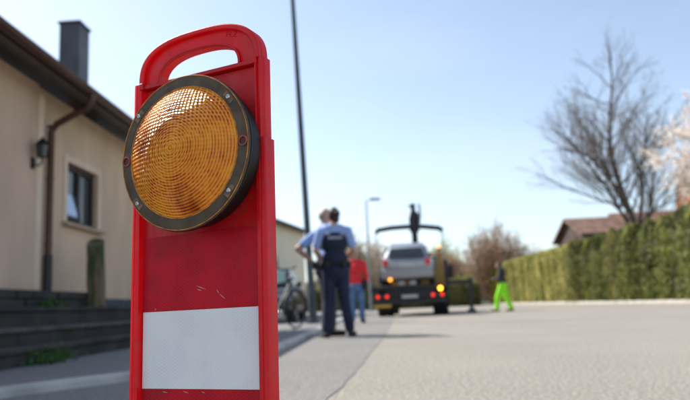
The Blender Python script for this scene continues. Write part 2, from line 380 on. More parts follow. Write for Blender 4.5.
# lamp on the barrier: thing part > sub-parts
LU, LV, LW = .0135, .3445, .045
lamp_x = Matrix.Translation((LU, -LW, Z(LV))) @ Matrix.Rotation(R(90), 4, 'X')    # lathe z axis -> outwards (-y)
LR = .1178
hs = MB(); hs.lathe([(.06, -.052), (.098, -.05), (.1095, -.040), (.1128, -.012), (.1150, -.0105), (.1168, -.0095), (.1182, -.0075), (.1186, -.0045), (.1180, -.0030), (.0980, -.0030), (.0980, -.0060)], 128)
lampo = hs.obj('lamp_housing', BLK, bar, smooth=True, xf=lamp_x)
def flange_mat():
    m = mat('smoked_flange', (.10, .072, .046), .45, spec=.18, var=.25, vscale=40, bump=.08, bscale=120)
    return m
fl = MB(); fl.lathe([(.0985, -.0028), (.0985, .0012), (.1165, .0012), (.1178, .0004), (.1178, -.0028)], 128)
fl.obj('flange', flange_mat(), lampo, smooth=True, xf=lamp_x)
AMB_D = mat('amber_edge', (.5, .17, .01), .3, var=.5, vscale=90)
rg = MB(); rg.lathe([(.1155, .0013), (.1160, .0019), (.1168, .0019), (.1172, .0013)], 128); rg.lathe([(.0978, .0012), (.0984, .0024), (.0996, .0024), (.1002, .0013)], 128)
rg.obj('flange_bead', AMB_D, lampo, smooth=True, xf=lamp_x)
# reflector bowl and light source behind the lens
bowl = MB(); bowl.lathe([(.0978, -.0026), (.090, -.012), (.078, -.023), (.062, -.033), (.042, -.041), (.02, -.045), (.0, -.046)], 96)
BOWL = mat('reflector_bowl', (.75, .72, .66), .35, metal=.6, var=.3, vscale=30)
def checker_bowl():
    n = BOWL.node_tree; b = n.nodes['Principled BSDF']; L = n.links
    tc = n.nodes.new('ShaderNodeTexCoord'); v = n.nodes.new('ShaderNodeTexNoise'); v.inputs['Scale'].default_value = 22; v.inputs['Detail'].default_value = 2
    L.new(tc.outputs['Object'], v.inputs['Vector']); rp = n.nodes.new('ShaderNodeValToRGB'); L.new(v.outputs['Fac'], rp.inputs[0])
    rp.color_ramp.elements[0].position = .42; rp.color_ramp.elements[1].position = .6
    rp.color_ramp.elements[0].color = (.3, .24, .2, 1); rp.color_ramp.elements[1].color = (.95, .93, .88, 1); L.new(rp.outputs[0], b.inputs['Base Color'])
checker_bowl()
bowl.obj('reflector', BOWL, lampo, smooth=True, xf=lamp_x)
led = MB(); led.lathe([(.030, .0), (.029, .006), (.022, .010), (.0, .011)], 40); led.tube([(0, 0, -.023), (0, 0, .001)], .018, 16); led.box(-.034, -.004, .012, .046, .0, .008); led.box(.01, .05, -.012, .004, .0, .006)
led.obj('light_source', mat('led_board', (.05, .03, .03), .4), lampo, smooth=True, xf=lamp_x @ Matrix.Translation((-.012, .010, -.022)))
def lens_mat():
    m = bpy.data.materials.new('amber_lens'); m.use_nodes = True; n = m.node_tree; L = n.links; b = n.nodes['Principled BSDF']
    b.inputs['Base Color'].default_value = (.93, .27, .008, 1); b.inputs['Roughness'].default_value = .35; b.inputs['Specular IOR Level'].default_value = .15
    b.inputs['IOR'].default_value = 1.49; b.inputs['Transmission Weight'].default_value = .0
    b.inputs['Coat Weight'].default_value = .55; b.inputs['Coat Roughness'].default_value = .13; b.inputs['Coat IOR'].default_value = 1.45
    tc = n.nodes.new('ShaderNodeTexCoord'); mp = n.nodes.new('ShaderNodeMapping'); L.new(tc.outputs['Object'], mp.inputs[0])
    mp.inputs['Location'].default_value = (-LU, LW, -Z(LV))
    sep = n.nodes.new('ShaderNodeSeparateXYZ'); L.new(mp.outputs[0], sep.inputs[0])
    def mt(op, a, c=None, d=None):
        k = n.nodes.new('ShaderNodeMath'); k.operation = op
        for i, q in enumerate((a, c, d)):
            if q is None: continue
            if isinstance(q, (int, float)): k.inputs[i].default_value = q
            else: L.new(q, k.inputs[i])
        return k.outputs[0]
    x, z = sep.outputs['X'], sep.outputs['Z']
    # cushion prisms on the inside: cells curved slightly with the dome
    r2 = mt('ADD', mt('MULTIPLY', x, x), mt('MULTIPLY', z, z))
    k = mt('ADD', 1, mt('MULTIPLY', r2, 14))
    gx = mt('COSINE', mt('MULTIPLY', mt('MULTIPLY', x, k), 2*math.pi/.0066)); gz = mt('COSINE', mt('MULTIPLY', mt('MULTIPLY', z, k), 2*math.pi/.0066))
    mk_ = n.nodes.new('ShaderNodeMapRange'); mk_.interpolation_type = 'SMOOTHSTEP'; mk_.inputs[1].default_value = -.13; mk_.inputs[2].default_value = .06; L.new(mt('SUBTRACT', z, x), mk_.inputs[0])
    cush = mt('MULTIPLY', mt('ADD', gx, gz), mt('MULTIPLY_ADD', mk_.outputs[0], .85, .15))
    rr = mt('SQRT', r2); rings = mt('SINE', mt('MULTIPLY', rr, 2*math.pi/.0040))
    # absorption: deeper orange at cell borders; noise paints in dark reflected swirl, bright streaks
    no = n.nodes.new('ShaderNodeTexNoise'); no.inputs['Scale'].default_value = 11; no.inputs['Detail'].default_value = 3; L.new(mp.outputs[0], no.inputs['Vector'])
    rp = n.nodes.new('ShaderNodeValToRGB'); e = rp.color_ramp.elements
    f_ = mt('ADD', mt('MULTIPLY', cush, .16), mt('MULTIPLY', rings, .26)); no2 = n.nodes.new('ShaderNodeTexNoise'); no2.inputs['Scale'].default_value = 38; no2.inputs['Distortion'].default_value = 1.5; L.new(mp.outputs[0], no2.inputs['Vector'])
    f_ = mt('ADD', f_, mt('ADD', mt('MULTIPLY', no.outputs['Fac'], 1.3), mt('MULTIPLY', no2.outputs['Fac'], .8))); f_ = mt('SUBTRACT', f_, .5)
    L.new(f_, rp.inputs[0]); e[0].position = .15; e[1].position = .85; e[0].color = (.34, .034, .001, 1); e[1].color = (1, .42, .022, 1)
    em = rp.color_ramp.elements.new(.5); em.color = (1, .235, .003, 1)
    L.new(rp.outputs[0], b.inputs['Base Color'])
    bp = n.nodes.new('ShaderNodeBump'); bp.inputs['Strength'].default_value = 1.0; bp.inputs['Distance'].default_value = .0016
    L.new(mt('ADD', mt('MULTIPLY', cush, .35), mt('MULTIPLY', rings, .35)), bp.inputs['Height']); L.new(bp.outputs[0], b.inputs['Normal'])
    bc = n.nodes.new('ShaderNodeBump'); bc.inputs['Strength'].default_value = 1.0; bc.inputs['Distance'].default_value = .0014
    L.new(mt('ADD', mt('MULTIPLY', cush, .55), mt('MULTIPLY', rings, .5)), bc.inputs['Height']); L.new(bc.outputs[0], b.inputs['Coat Normal'])
    tr = n.nodes.new('ShaderNodeBsdfTransparent'); L.new(rp.outputs[0], tr.inputs[0])
    rf = n.nodes.new('ShaderNodeBsdfRefraction'); rf.inputs['IOR'].default_value = 1.25; rf.inputs['Roughness'].default_value = .05; L.new(rp.outputs[0], rf.inputs[0]); L.new(bp.outputs[0], rf.inputs['Normal'])
    m2 = n.nodes.new('ShaderNodeMixShader'); m2.inputs[0].default_value = .72; L.new(rf.outputs[0], m2.inputs[1]); L.new(tr.outputs[0], m2.inputs[2])
    mx = n.nodes.new('ShaderNodeMixShader'); mf = n.nodes.new('ShaderNodeMapRange'); mf.inputs[1].default_value = .46; mf.inputs[2].default_value = .34; mf.inputs[3].default_value = .06; mf.inputs[4].default_value = .75; L.new(no.outputs['Fac'], mf.inputs[0]); L.new(mf.outputs[0], mx.inputs[0]); L.new(b.outputs[0], mx.inputs[1]); L.new(m2.outputs[0], mx.inputs[2])  # noise-driven clear patches also imitate the dark reflected swirl
    L.new(mx.outputs[0], n.nodes['Material Output'].inputs[0])
    return m
DH = .027
pr = []; NR = 200
for i in range(NR+1):
    r_ = .0983*(1-i/NR)
    h = DH*(1-(r_/.0983)**2.3)+.0014
    ridge = .00055*((r_/.0040) % 1.0) if r_ > .004 else 0
    pr.append((r_, h+ridge))
ln = MB(); ln.lathe(pr, 160)
ln.obj('lens', lens_mat(), lampo, smooth='all', xf=lamp_x)
STEEL = mat('screw_steel', (.6, .62, .65), .3, metal=.9)
for k, ang in enumerate((39.3, 140.7, 219.3, 320.7)):
    a = R(ang); cx, cy = .1087*math.cos(a), .1087*math.sin(a)
    # amber moulded tab under the screw
    tb = MB().box(-.0045, .0045, -.010, .010, .0013, .0018)
    tb.obj('screw_boss', mat('amber_tab', (.16, .075, .02), .3, var=.5, vscale=160), lampo, bevel=.0006, xf=lamp_x @ Matrix.Translation((cx, cy, 0)) @ Matrix.Rotation(a, 4, 'Z'))
    s_ = MB(); s_.lathe([(.0034, .0015), (.0036, .003), (.0030, .0042), (.0016, .0046), (.0015, .0032), (.0, .0030)], 20)
    s_.obj('screw', STEEL, lampo, smooth=True, xf=lamp_x @ Matrix.Translation((cx, cy, 0)))
for s in (-1, 1):
    h_ = MB(); h_.lathe([(.0078, .0013), (.0080, .0030), (.0068, .0034), (.0054, .0030), (.0054, .0016)], 24)
    h_.obj('socket_rim', mat('socket_rust', (.32, .05, .012), .4, var=.4, vscale=200), lampo, smooth=True, xf=lamp_x @ Matrix.Translation((s*.1085, 0, 0)))
    q_ = MB(); q_.lathe([(.0055, .0015), (.0, .0015)], 24)
    q_.obj('socket_hole', mat('socket_dark', (.05, .01, .005), .5), lampo, xf=lamp_x @ Matrix.Translation((s*.1085, 0, .0001)))

# ------------------------------------------------------------------ house on the left
STUCCO = mat('beige_stucco', (.68, .49, .335), .9, var=.12, vscale=.9, bump=.35, bscale=90, stretch=(1, 1.6, .6))
STUCCO2 = mat('rosy_stucco', (.64, .45, .325), .9, var=.12, vscale=.9, bump=.35, bscale=90, stretch=(1, 1.6, .6))
BROWN = mat('brown_wood', (.03, .014, .009), .5, var=.25, vscale=6, stretch=(1, .2, 1), bump=.2)
COPPER = mat('brown_metal', (.085, .035, .022), .35, metal=.3, var=.2, vscale=4)
SLATE = mat('chimney_cladding', (.07, .07, .075), .45, var=.25, vscale=2)
TILE = mat('dark_roof_tile', (.06, .04, .035), .7, var=.3, vscale=5)
GLASSD = mat('window_glass', (.05, .06, .07), .06, spec=1.0)
house = thing('house', 'beige rendered house with brown eaves and dark chimney above the steps', 'house', (-4.2, 8.6, .6))
hx = lambda *a: MB().box(*a)
EZ = 2.71   # eave soffit (local z)
# wall with a real window opening: y local, opening 0.45..1.5, z 1.14..1.98
wy0, wy1, wz0, wz1 = .46, 1.52, 1.14, 2.0
W = MB()
W.box(-.3, 0, -.45, wy0, -1, EZ+.1).box(-.3, 0, wy1, 4.4, -1, EZ+.1).box(-.3, 0, wy0, wy1, -1, wz0).box(-.3, 0, wy0, wy1, wz1, EZ+.1)
W.obj('wall', STUCCO, house)
MB().prism([(-8, 4.4, -1), (-.3, 4.4, -1), (-.3, 4.4, EZ+.1), (-4.2, 4.4, EZ+1.75), (-8, 4.4, EZ+.1)], (0, -.25, 0)).obj('gable_wall', STUCCO, house)
hx(-8, .04, -7.5, -.45, -1, EZ+.1).obj('wall', STUCCO2, house)
hx(.0, .045, -.448, -.3, .02, EZ).obj('lit_edge_strip', mat('pale_render', (.78, .6, .44), .9, var=.05, vscale=3), house)  # lit wall edge painted as a strip of paler colour
hx(.0, .03, .0, 4.42, -1, .1).obj('plinth', mat('slate_plinth', (.07, .08, .1), .8, var=.3, vscale=6, bump=.4), house)
# window (tilted sash)
wf = MB(); fw = .07
wf.box(-.14, -.06, wy0, wy0+fw, wz0, wz1).box(-.14, -.06, wy1-fw, wy1, wz0, wz1).box(-.14, -.06, wy0+fw, wy1-fw, wz0, wz0+fw).box(-.14, -.06, wy0+fw, wy1-fw, wz1-fw, wz1).box(-.15, -.055, (wy0+wy1)/2-.03, (wy0+wy1)/2+.03, wz0+fw, wz1-fw)
win = wf.obj('window', BROWN, house, bevel=.004)
hx(-.11, -.10, wy0+fw, wy1-fw, wz0+fw, wz1-fw).obj('pane', GLASSD, win)
hx(-.2, -.19, wy0+fw, wy0+.44, wz0+fw, wz1-.12).obj('curtain', mat('white_curtain', (.75, .78, .82), .9, var=.1, vscale=8, stretch=(1, 8, .3)), win)
sash = MB().box(-.02, .03, -.24, .24, 0, .05).box(-.02, .03, -.24, .24, .62, .67).box(-.02, .03, -.24, -.19, .05, .62).box(-.02, .03, .19, .24, .05, .62)
so_ = sash.obj('tilted_sash', BROWN, win, bevel=.004); so_.location = (-.055, wy0+.33, wz0+fw); so_.rotation_euler = (0, R(-9), 0)
hx(-.003, .004, -.19, .19, .05, .62).obj('sash_pane', mat('reflective_pane', (.35, .42, .5), .04, spec=1.0, metal=.6), win).matrix_local = Matrix.Translation((-.045, wy0+.33, wz0+fw)) @ Matrix.Rotation(R(-9), 4, 'Y')
tr_ = MB().box(.001, .02, wy0-.1, wy0, wz0-.02, wz1+.09).box(.001, .02, wy1, wy1+.1, wz0-.02, wz1+.09).box(.001, .02, wy0, wy1, wz1, wz1+.09)
tr_.obj('window_surround', mat('pale_render', (.78, .6, .44)), win)
hx(-.06, .09, wy0-.12, wy1+.14, wz0-.06, wz0-.005).obj('sill', mat('stone_sill', (.42, .3, .2), .7, var=.15, vscale=8), win, bevel=.006)
# roof: soffit, rafters, fascia, gutter, tiles
sl_ = math.tan(R(24)); RY0, RY1 = -8.0, 4.75
roof = MB().prism([(.55, RY0, EZ), (.55, RY0, EZ+.05), (-4.2, RY0, EZ+.05+4.75*sl_), (-8.95, RY0, EZ+.05), (-8.95, RY0, EZ), (-4.2, RY0, EZ+4.75*sl_)], (0, RY1-RY0, 0)).obj('roof', BROWN, house)
tile = MB()
for c in range(16):
    for r_ in range(6):
        x1 = .60-r_*.33; z1 = EZ+.06+(.55-x1)*sl_+.01
        y0 = RY0+c*.8
        tile.prism([(x1, y0, z1), (x1-.36, y0, z1+.36*sl_-.012), (x1-.36, y0, z1+.36*sl_+.01), (x1, y0, z1+.03)], (0, .79, 0))
tile.obj('roof_tiles', TILE, roof, kind='stuff')
gt = MB()
n = 9; P = []
for i in range(n): a = math.pi+math.pi*i/(n-1); P.append((.62+.07*math.cos(a), .07*math.sin(a)))
for i in reversed(range(n)): a = math.pi+math.pi*i/(n-1); P.append((.62+.062*math.cos(a), .062*math.sin(a)))
gt.prism([(x, RY0, EZ+.07+z) for x, z in P], (0, RY1-RY0, 0)); gt.obj('gutter', COPPER, house, smooth=True)
dp = MB(); yb = -.2
dp.tube([(.62, yb, EZ+.08), (.62, yb, EZ-.06), (.56, yb, EZ-.16), (.16, yb, EZ-.36), (.09, yb, EZ-.46), (.09, yb, .62)], .045, 12)
dpo = dp.obj('downpipe', COPPER, house, smooth=True)
MB().tube([(.09, yb, .63), (.09, yb, -.3)], .056, 12).obj('standpipe', mat('dark_iron', (.02, .018, .018), .5), dpo, smooth=True)
for z in (.75, 1.6, 2.3): MB().tube([(.09, yb, z), (.09, yb, z+.03)], .053, 12).obj('pipe_bracket', COPPER, dpo)
MB().box(-2.0, -1.58, 4.3, 4.8, EZ+.5, 5.85).obj('chimney', SLATE, roof, bevel=.01)
MB().box(-2.03, -1.55, 4.27, 4.83, 5.852, 5.9).obj('chimney_cap', SLATE, roof, bevel=.006)
# wall lantern
lt = thing('wall_lantern', 'small black lantern on the house wall left of the downpipe', 'lamp', (-4.155, 8.02, 2.28))
MB().box(0, .02, -.04, .04, 0, .14).obj('wall_plate', BLK, lt)
MB().tube([(.02, 0, .06), (.08, 0, .03), (.12, 0, .07), (.12, 0, .12)], .01, 8).obj('bracket', BLK, lt, smooth=True)
MB().lathe([(.035, .13), (.06, .14), (.078, .29), (.07, .292)], 6, cx=.12).obj('lantern_glass', mat('lantern_pane', (.06, .06, .06), .15), lt)
MB().lathe([(.095, .292), (.085, .31), (.03, .37), (.015, .375), (.01, .4), (0, .402)], 6, cx=.12).obj('lantern_roof', BLK, lt)
for i in range(6):
    a = math.pi*i/3; MB().tube([(.12+.062*math.cos(a), .062*math.sin(a), .135), (.12+.081*math.cos(a), .081*math.sin(a), .295)], .005, 5).obj('lantern_bar', BLK, lt)

# garden steps and low wall
STONE = mat('dark_stone', (.040, .034, .029), .85, var=.35, vscale=3, bump=.6, bscale=25)
STONE_E = mat('step_stone', (.085, .075, .065), .8, var=.3, vscale=4, bump=.5, bscale=25)
steps = thing('garden_steps', 'long dark stone steps rising from the pavement to the beige house', 'steps', (-2.8, 2.0, .055))
for k, (x, z0, z1, nx) in enumerate([(0, 0, .148, -.31), (-.3, .0, .303, -.62), (-.6, .0, .495, -1.4)]):
    y = -1.0+random.random()*.5
    while y < 10.5:
        Ls = random.choice([1.1, 1.4, 1.7])
        MB().box(nx-.02, x-.02, y+.004, y+Ls-.004, z0-.05, z1-.052).obj('riser_stone', STONE, steps, bevel=.008)
        MB().box(nx-.02, x+random.uniform(0, .008), y+.004, y+Ls-.004, z1-.048, z1+random.uniform(-.004, .003)).obj('tread_slab', STONE_E if k == 1 else STONE, steps, bevel=.01)
        y += Ls
wl = thing('low_wall', 'low dark rubble wall between the steps and the house', 'wall', (-3.72, 2.5, .55))
y = 0; i = 0
while y < 5.9:
    for rw in range(2):
        Lw = .3; MB().box(-.2+random.uniform(-.01, .01), random.uniform(-.015, .02), y+.006+rw*.12, y+.006+rw*.12+Lw, rw*.1, rw*.1+.094).obj('wall_stone', STONE, wl, bevel=.012)
    y += .31
# stone post with moss
def stone_post():
    t = MB(); ns = 8; k = 12; rr = []
    prev = None
    for i in range(ns+1):
        z = i/ns*.86; ring = []
        for j in range(k):
            a = 2*math.pi*j/k; c, s_ = math.cos(a), math.sin(a)
            rx = .12*math.copysign(abs(c)**.6, c); ry = .11*math.copysign(abs(s_)**.6, s_)
            f_ = 1-.12*z+random.uniform(-.06, .06)
            t.v.append((rx*f_, ry*f_, z+(.07*s_ if i == ns else 0)))
        if i:
            b0 = (i-1)*k
            for j in range(k): t.f.append((b0+j, b0+(j+1) % k, b0+k+(j+1) % k, b0+k+j))
    t.f.append(tuple(range(ns*k, ns*k+k)))
    o = t.obj('stone_post', mat('mossy_stone', (.05, .075, .02), .95, col2=(.20, .14, .09), vscale=3.0, bump=.8, bscale=25, lo=.42, hi=.55, stretch=(3, 3, .7)), None, smooth=True, bevel=.006)
    o.location = (-3.62, 8.75, .54); o.rotation_euler = (0, R(-1.5), R(15))
    tag(o, 'mossy upright stone post standing on the terrace below the small window', 'post')
stone_post()

# ------------------------------------------------------------------ foliage helpers
def leaf_mesh(name, m, pts_, size, droop=0.0, vert=0.0):
    v = []; fcs = []
    for p in pts_:
        n_ = Vector((random.gauss(0, 1), random.gauss(0, 1), random.gauss(0, 1)*(1-vert))).normalized()
        a = n_.orthogonal().normalized(); b_ = n_.cross(a); ang = random.random()*6.28
        a, b_ = a*math.cos(ang)+b_*math.sin(ang), b_*math.cos(ang)-a*math.sin(ang)
        if vert: b_ = (b_*(1-vert)+Vector((0, 0, 1))*vert).normalized(); a = b_.cross(n_).normalized()
        s_ = size*random.uniform(.6, 1.4); k = len(v); P_ = Vector(p)
        v += [tuple(P_-b_*s_), tuple(P_+a*s_*.45), tuple(P_+b_*s_), tuple(P_-a*s_*.45)]; fcs.append((k, k+1, k+2, k+3))
    me = bpy.data.meshes.new(name); me.from_pydata(v, [], fcs); me.materials.append(m); me.update(); return me
def leafmat(name, c1, c2, vs=1.2, tr=.35, fine=None):
    m = bpy.data.materials.new(name); m.use_nodes = True; n = m.node_tree; b = n.nodes['Principled BSDF']; L = n.links
    tc = n.nodes.new('ShaderNodeTexCoord'); no = n.nodes.new('ShaderNodeTexNoise'); no.inputs['Scale'].default_value = vs; no.inputs['Detail'].default_value = 6
    L.new(tc.outputs['Object'], no.inputs['Vector']); rp = n.nodes.new('ShaderNodeValToRGB'); L.new(no.outputs['Fac'], rp.inputs[0])
    rp.color_ramp.elements[0].position = .38; rp.color_ramp.elements[1].position = .64
    rp.color_ramp.elements[0].color = (*c1, 1); rp.color_ramp.elements[1].color = (*c2, 1)
    L.new(rp.outputs[0], b.inputs['Base Color']); b.inputs['Roughness'].default_value = .6
    t = n.nodes.new('ShaderNodeBsdfTranslucent'); L.new(rp.outputs[0], t.inputs[0])
    mx = n.nodes.new('ShaderNodeMixShader'); mx.inputs[0].default_value = tr; L.new(b.outputs[0], mx.inputs[1]); L.new(t.outputs[0], mx.inputs[2]); L.new(mx.outputs[0], n.nodes['Material Output'].inputs[0])
    return m
# weeds at the steps
WEED = leafmat('weed_leaf', (.04, .10, .02), (.08, .19, .03), 20)
for (x, y, z, s_, lab) in [(-3.6, 7.45, .55, .10, 'small green weed at the foot of the downpipe'), (-2.72, 5.65, .06, .16, 'patch of green weeds against the lowest step')]:
    P = [(random.gauss(0, s_*.45), random.gauss(0, s_*1.1), abs(random.gauss(0, s_*.4))) for _ in range(260)]
    o = thing('weed', lab, 'plant', (x, y, z)); link('leaves', leaf_mesh('leaves', WEED, P, .022), o, kind='stuff'); MB().tube([(0, 0, -.01), (0, 0, s_*.6)], .004, 5).obj('stalk', WEED, o)

# ------------------------------------------------------------------ hedge on the right
CON = [leafmat('conifer_leaf_a', (.07, .085, .022), (.30, .31, .07), 1.6), leafmat('conifer_leaf_b', (.12, .11, .035), (.36, .33, .10), 1.6), leafmat('conifer_leaf_c', (.055, .065, .02), (.24, .26, .065), 1.6)]
hedge = thing('conifer_hedge', 'tall loose dark green conifer hedge along the right kerb', 'hedge', (12.3, 19, .08))
def conifer_pts(h, rad, n_):
    P = []; lobes = [(random.uniform(-.75, .6)*rad, random.uniform(-1.1, 1.1)*rad, random.uniform(.9, 1.0)*h, random.uniform(.3, .55)*rad) for _ in range(7)]
    while len(P) < n_:
        lx, ly, lh, lr = random.choice(lobes)
        z = lh*random.random()**.8; t = z/lh; rr = lr*(1.15 if t < .75 else 1.15*(1-(t-.75)/.28))
        if rr <= 0: continue
        a = random.random()*6.28; q = rr*random.uniform(.35, 1.15)
        P.append((lx+q*math.cos(a)+random.gauss(0, .03), ly+q*math.sin(a)+random.gauss(0, .03), z+random.gauss(0, .03)))
    return P
cm = [leaf_mesh('conifer', CON[i % 3], conifer_pts(3.6, .95, 6000), .085, vert=.55) for i in range(5)]
core = MB().tube([(0, 0, 0), (0, 0, 2.6)], [.08, .03], 7).mesh('stem', mat('hedge_stem', (.07, .05, .035), .9))
y = .3; i = 0
while y < 20.8:
    o = link('conifer', cm[(i*3) % 5] if i % 4 else cm[2], hedge); o.location = (random.uniform(-.22, .15), y, 0); o.rotation_euler = (0, 0, random.choice((0, math.pi))+random.uniform(-.3, .3))
    s_ = random.uniform(.92, 1.04); o.scale = (s_*random.uniform(.85, 1.0), s_*random.uniform(.95, 1.3), random.uniform(.96, 1.01))
    link('stem', core, hedge).location = (0, y, 0)
    y += random.uniform(.5, .85); i += 1
HG = leafmat('hedge_leaf', (.26, .26, .065), (.5, .46, .15), .9, .4)
def trimmed(x0, x1, y0, y1, h0, h1, n_):
    P = []
    for _ in range(n_):
        t = random.random(); y = y0+(y1-y0)*t; h = h0+(h1-h0)*t; k = random.random()
        bul = .09*math.sin(y*2.1)+.07*math.sin(y*5.3+1)
        if k < .6: P.append((x0+bul+random.gauss(0, .05), y, random.random()*h))
        elif k < .8: P.append((x0+(x1-x0)*random.random(), y, h+random.gauss(0, .06)))
        elif k < .9: P.append((x0+(x1-x0)*random.random(), y0+random.gauss(0, .06), random.random()*h0))
        else: P.append((x1+random.gauss(0, .06), y, random.random()*h))
    return P
o = link('trimmed_hedge', leaf_mesh('trimmed_hedge', HG, trimmed(-.15, 1.2, 0, 21.5, 3.35, 3.55, 60000), .09))
o.location = (12.0, 39.9, .08); tag(o, 'long trimmed yellow green hedge further along the kerb behind the roadworker', 'hedge')
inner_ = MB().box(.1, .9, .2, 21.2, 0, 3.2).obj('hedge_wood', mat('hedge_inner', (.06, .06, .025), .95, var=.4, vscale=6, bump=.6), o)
# young yellow-green shrub at the hedge end
P = conifer_pts(3.6, 1.2, 5000)
o = link('shrub', leaf_mesh('shrub', leafmat('yellow_leaf', (.28, .28, .03), (.48, .45, .05), 2), P, .1)); o.location = (11.9, 63.2, .08); tag(o, 'bright yellow green shrub at the far end of the trimmed hedge', 'shrub')

# ------------------------------------------------------------------ bare trees
def grow(segs, p, d, L, r_, depth, spread, up_, maxd, rnd, shrink=.78, kids_=(2, 3)):
    n_ = 4; P = [p.copy()]; rad = [r_]
    for i in range(n_):
        d = (d+Vector((rnd.gauss(0, .09), rnd.gauss(0, .09), rnd.gauss(0, .05)+up_))).normalized()
        p = p+d*(L/n_); P.append(p.copy()); rad.append(r_*(1-.35*(i+1)/n_))
    segs.append((P, rad, depth))
    if depth >= maxd: return
    for k in range(rnd.randint(*kids_)):
        a = rnd.random()*6.28; o_ = d.orthogonal().normalized(); o_ = Matrix.Rotation(a, 3, d) @ o_
        nd = (d*math.cos(spread)+o_*math.sin(spread)*rnd.uniform(.7, 1.3)).normalized()
        grow(segs, p, nd, L*shrink*rnd.uniform(.8, 1.15), rad[-1]*.72, depth+1, spread, up_, maxd, rnd, shrink, kids_)
    for i in range(1, n_):
        if rnd.random() < .75 and depth > 0:
            o_ = Matrix.Rotation(rnd.random()*6.28, 3, d) @ d.orthogonal().normalized()
            grow(segs, P[i], (d*.6+o_*.8).normalized(), L*.6, rad[i]*.45, max(depth+1, maxd-2), spread, up_, maxd, rnd, shrink, kids_)
BARK = mat('bark', (.10, .08, .065), .9, var=.3, vscale=4, bump=.5)
TWIG = mat('twig_bark', (.21, .165, .13), .9, var=.2, vscale=2)
def big_tree():
    rnd = random.Random(33); H = 16.4
    def lead_at(t): return Vector((-1.1*t+.5*math.sin(t*8), .35*math.sin(t*6), H*t))
    rad_at = lambda t: (.30 if t < .22 else .21)*(1-t)**.8+.015
    tr_ = MB().tube([lead_at(i/16) for i in range(17)], [rad_at(i/16) for i in range(17)], 10)
    limbs = MB(); twigs = MB()
    env = lambda z: 5.9*max(0, 1-(z-4.6)/12.6)**.42
    def side(P, rad, dep, L):
        # alternate side shoots along a branch
        n_ = max(3, int(L/(.48 if dep == 1 else .30 if dep == 2 else .22)))
        for k in range(n_):
            t = .18+.8*(k+rnd.random()*.7)/n_
            x = t*(len(P)-1); i = min(int(x), len(P)-2); p = P[i].lerp(P[i+1], x-i); d = (P[i+1]-P[i]).normalized()
            o_ = Matrix.Rotation(rnd.random()*6.28, 3, d) @ d.orthogonal().normalized()
            nd = (d*.75+o_*.62+Vector((0, 0, .18))).normalized()
            l2 = L*(.52 if dep == 1 else .5)*(1.05-.55*t)*rnd.uniform(.7, 1.25); r2 = max(.0055, rad[min(i, len(rad)-1)]*.45)
            Q = [p]; dd = nd
            for q in range(4 if dep < 3 else 2):
                dd = (dd+Vector((rnd.gauss(0, .10), rnd.gauss(0, .10), rnd.gauss(.03, .06)))).normalized(); Q.append(Q[-1]+dd*l2/(4 if dep < 3 else 2))
            rr = [r2*(1-.6*q/(len(Q)-1)) for q in range(len(Q))]
            (limbs if dep == 1 else twigs).tube(Q, rr, 4 if dep == 1 else 3, cap=False)
            if dep < 3 and l2 > .25: side(Q, rr, dep+1, l2)
    for i in range(36):
        t = .17+.78*(i/35)**1.05; p = lead_at(t); az = i*2.39996+rnd.uniform(-.5, .5)
        z1 = p.z+(2.2+3.0*(1-t))*rnd.uniform(.6, 1.15); rr_ = env(z1)*rnd.uniform(.82, 1.08)
        big = i in (1, 2, 4, 7)
        if big: z1 = p.z+rnd.uniform(6.5, 8.2); rr_ = env(z1)*.75; az = {1: .3, 2: 3.0, 4: 5.2, 7: 2.2}[i]
        e = Vector((lead_at(min(1, z1/H)).x+rr_*math.cos(az), rr_*math.sin(az), z1)); v = e-p; L = v.length; Q = []
        for q in range(8):
            s_ = q/7; Q.append(p+v*s_+Vector((rnd.gauss(0, .07), rnd.gauss(0, .07), math.sin(s_*math.pi)*(-.07 if i % 2 else .10)*L*.6)))
        Q[0] = p; r0_ = .02+.075*(1-t)**.8+(.05 if big else 0); rr = [r0_*(1-.8*q/7) for q in range(8)]
        limbs.tube(Q, rr, 6, cap=False); side(Q, rr, 1, L)
    tree = thing('bare_tree', 'tall leafless tree standing behind the conifer hedge', 'tree', (16.9, 43, 0))
    tr_.obj('trunk', BARK, tree, smooth=True); limbs.obj('limbs', BARK, tree, smooth=True); twigs.obj('crown', TWIG, tree)
    print('big tree faces', len(twigs.f))
big_tree()
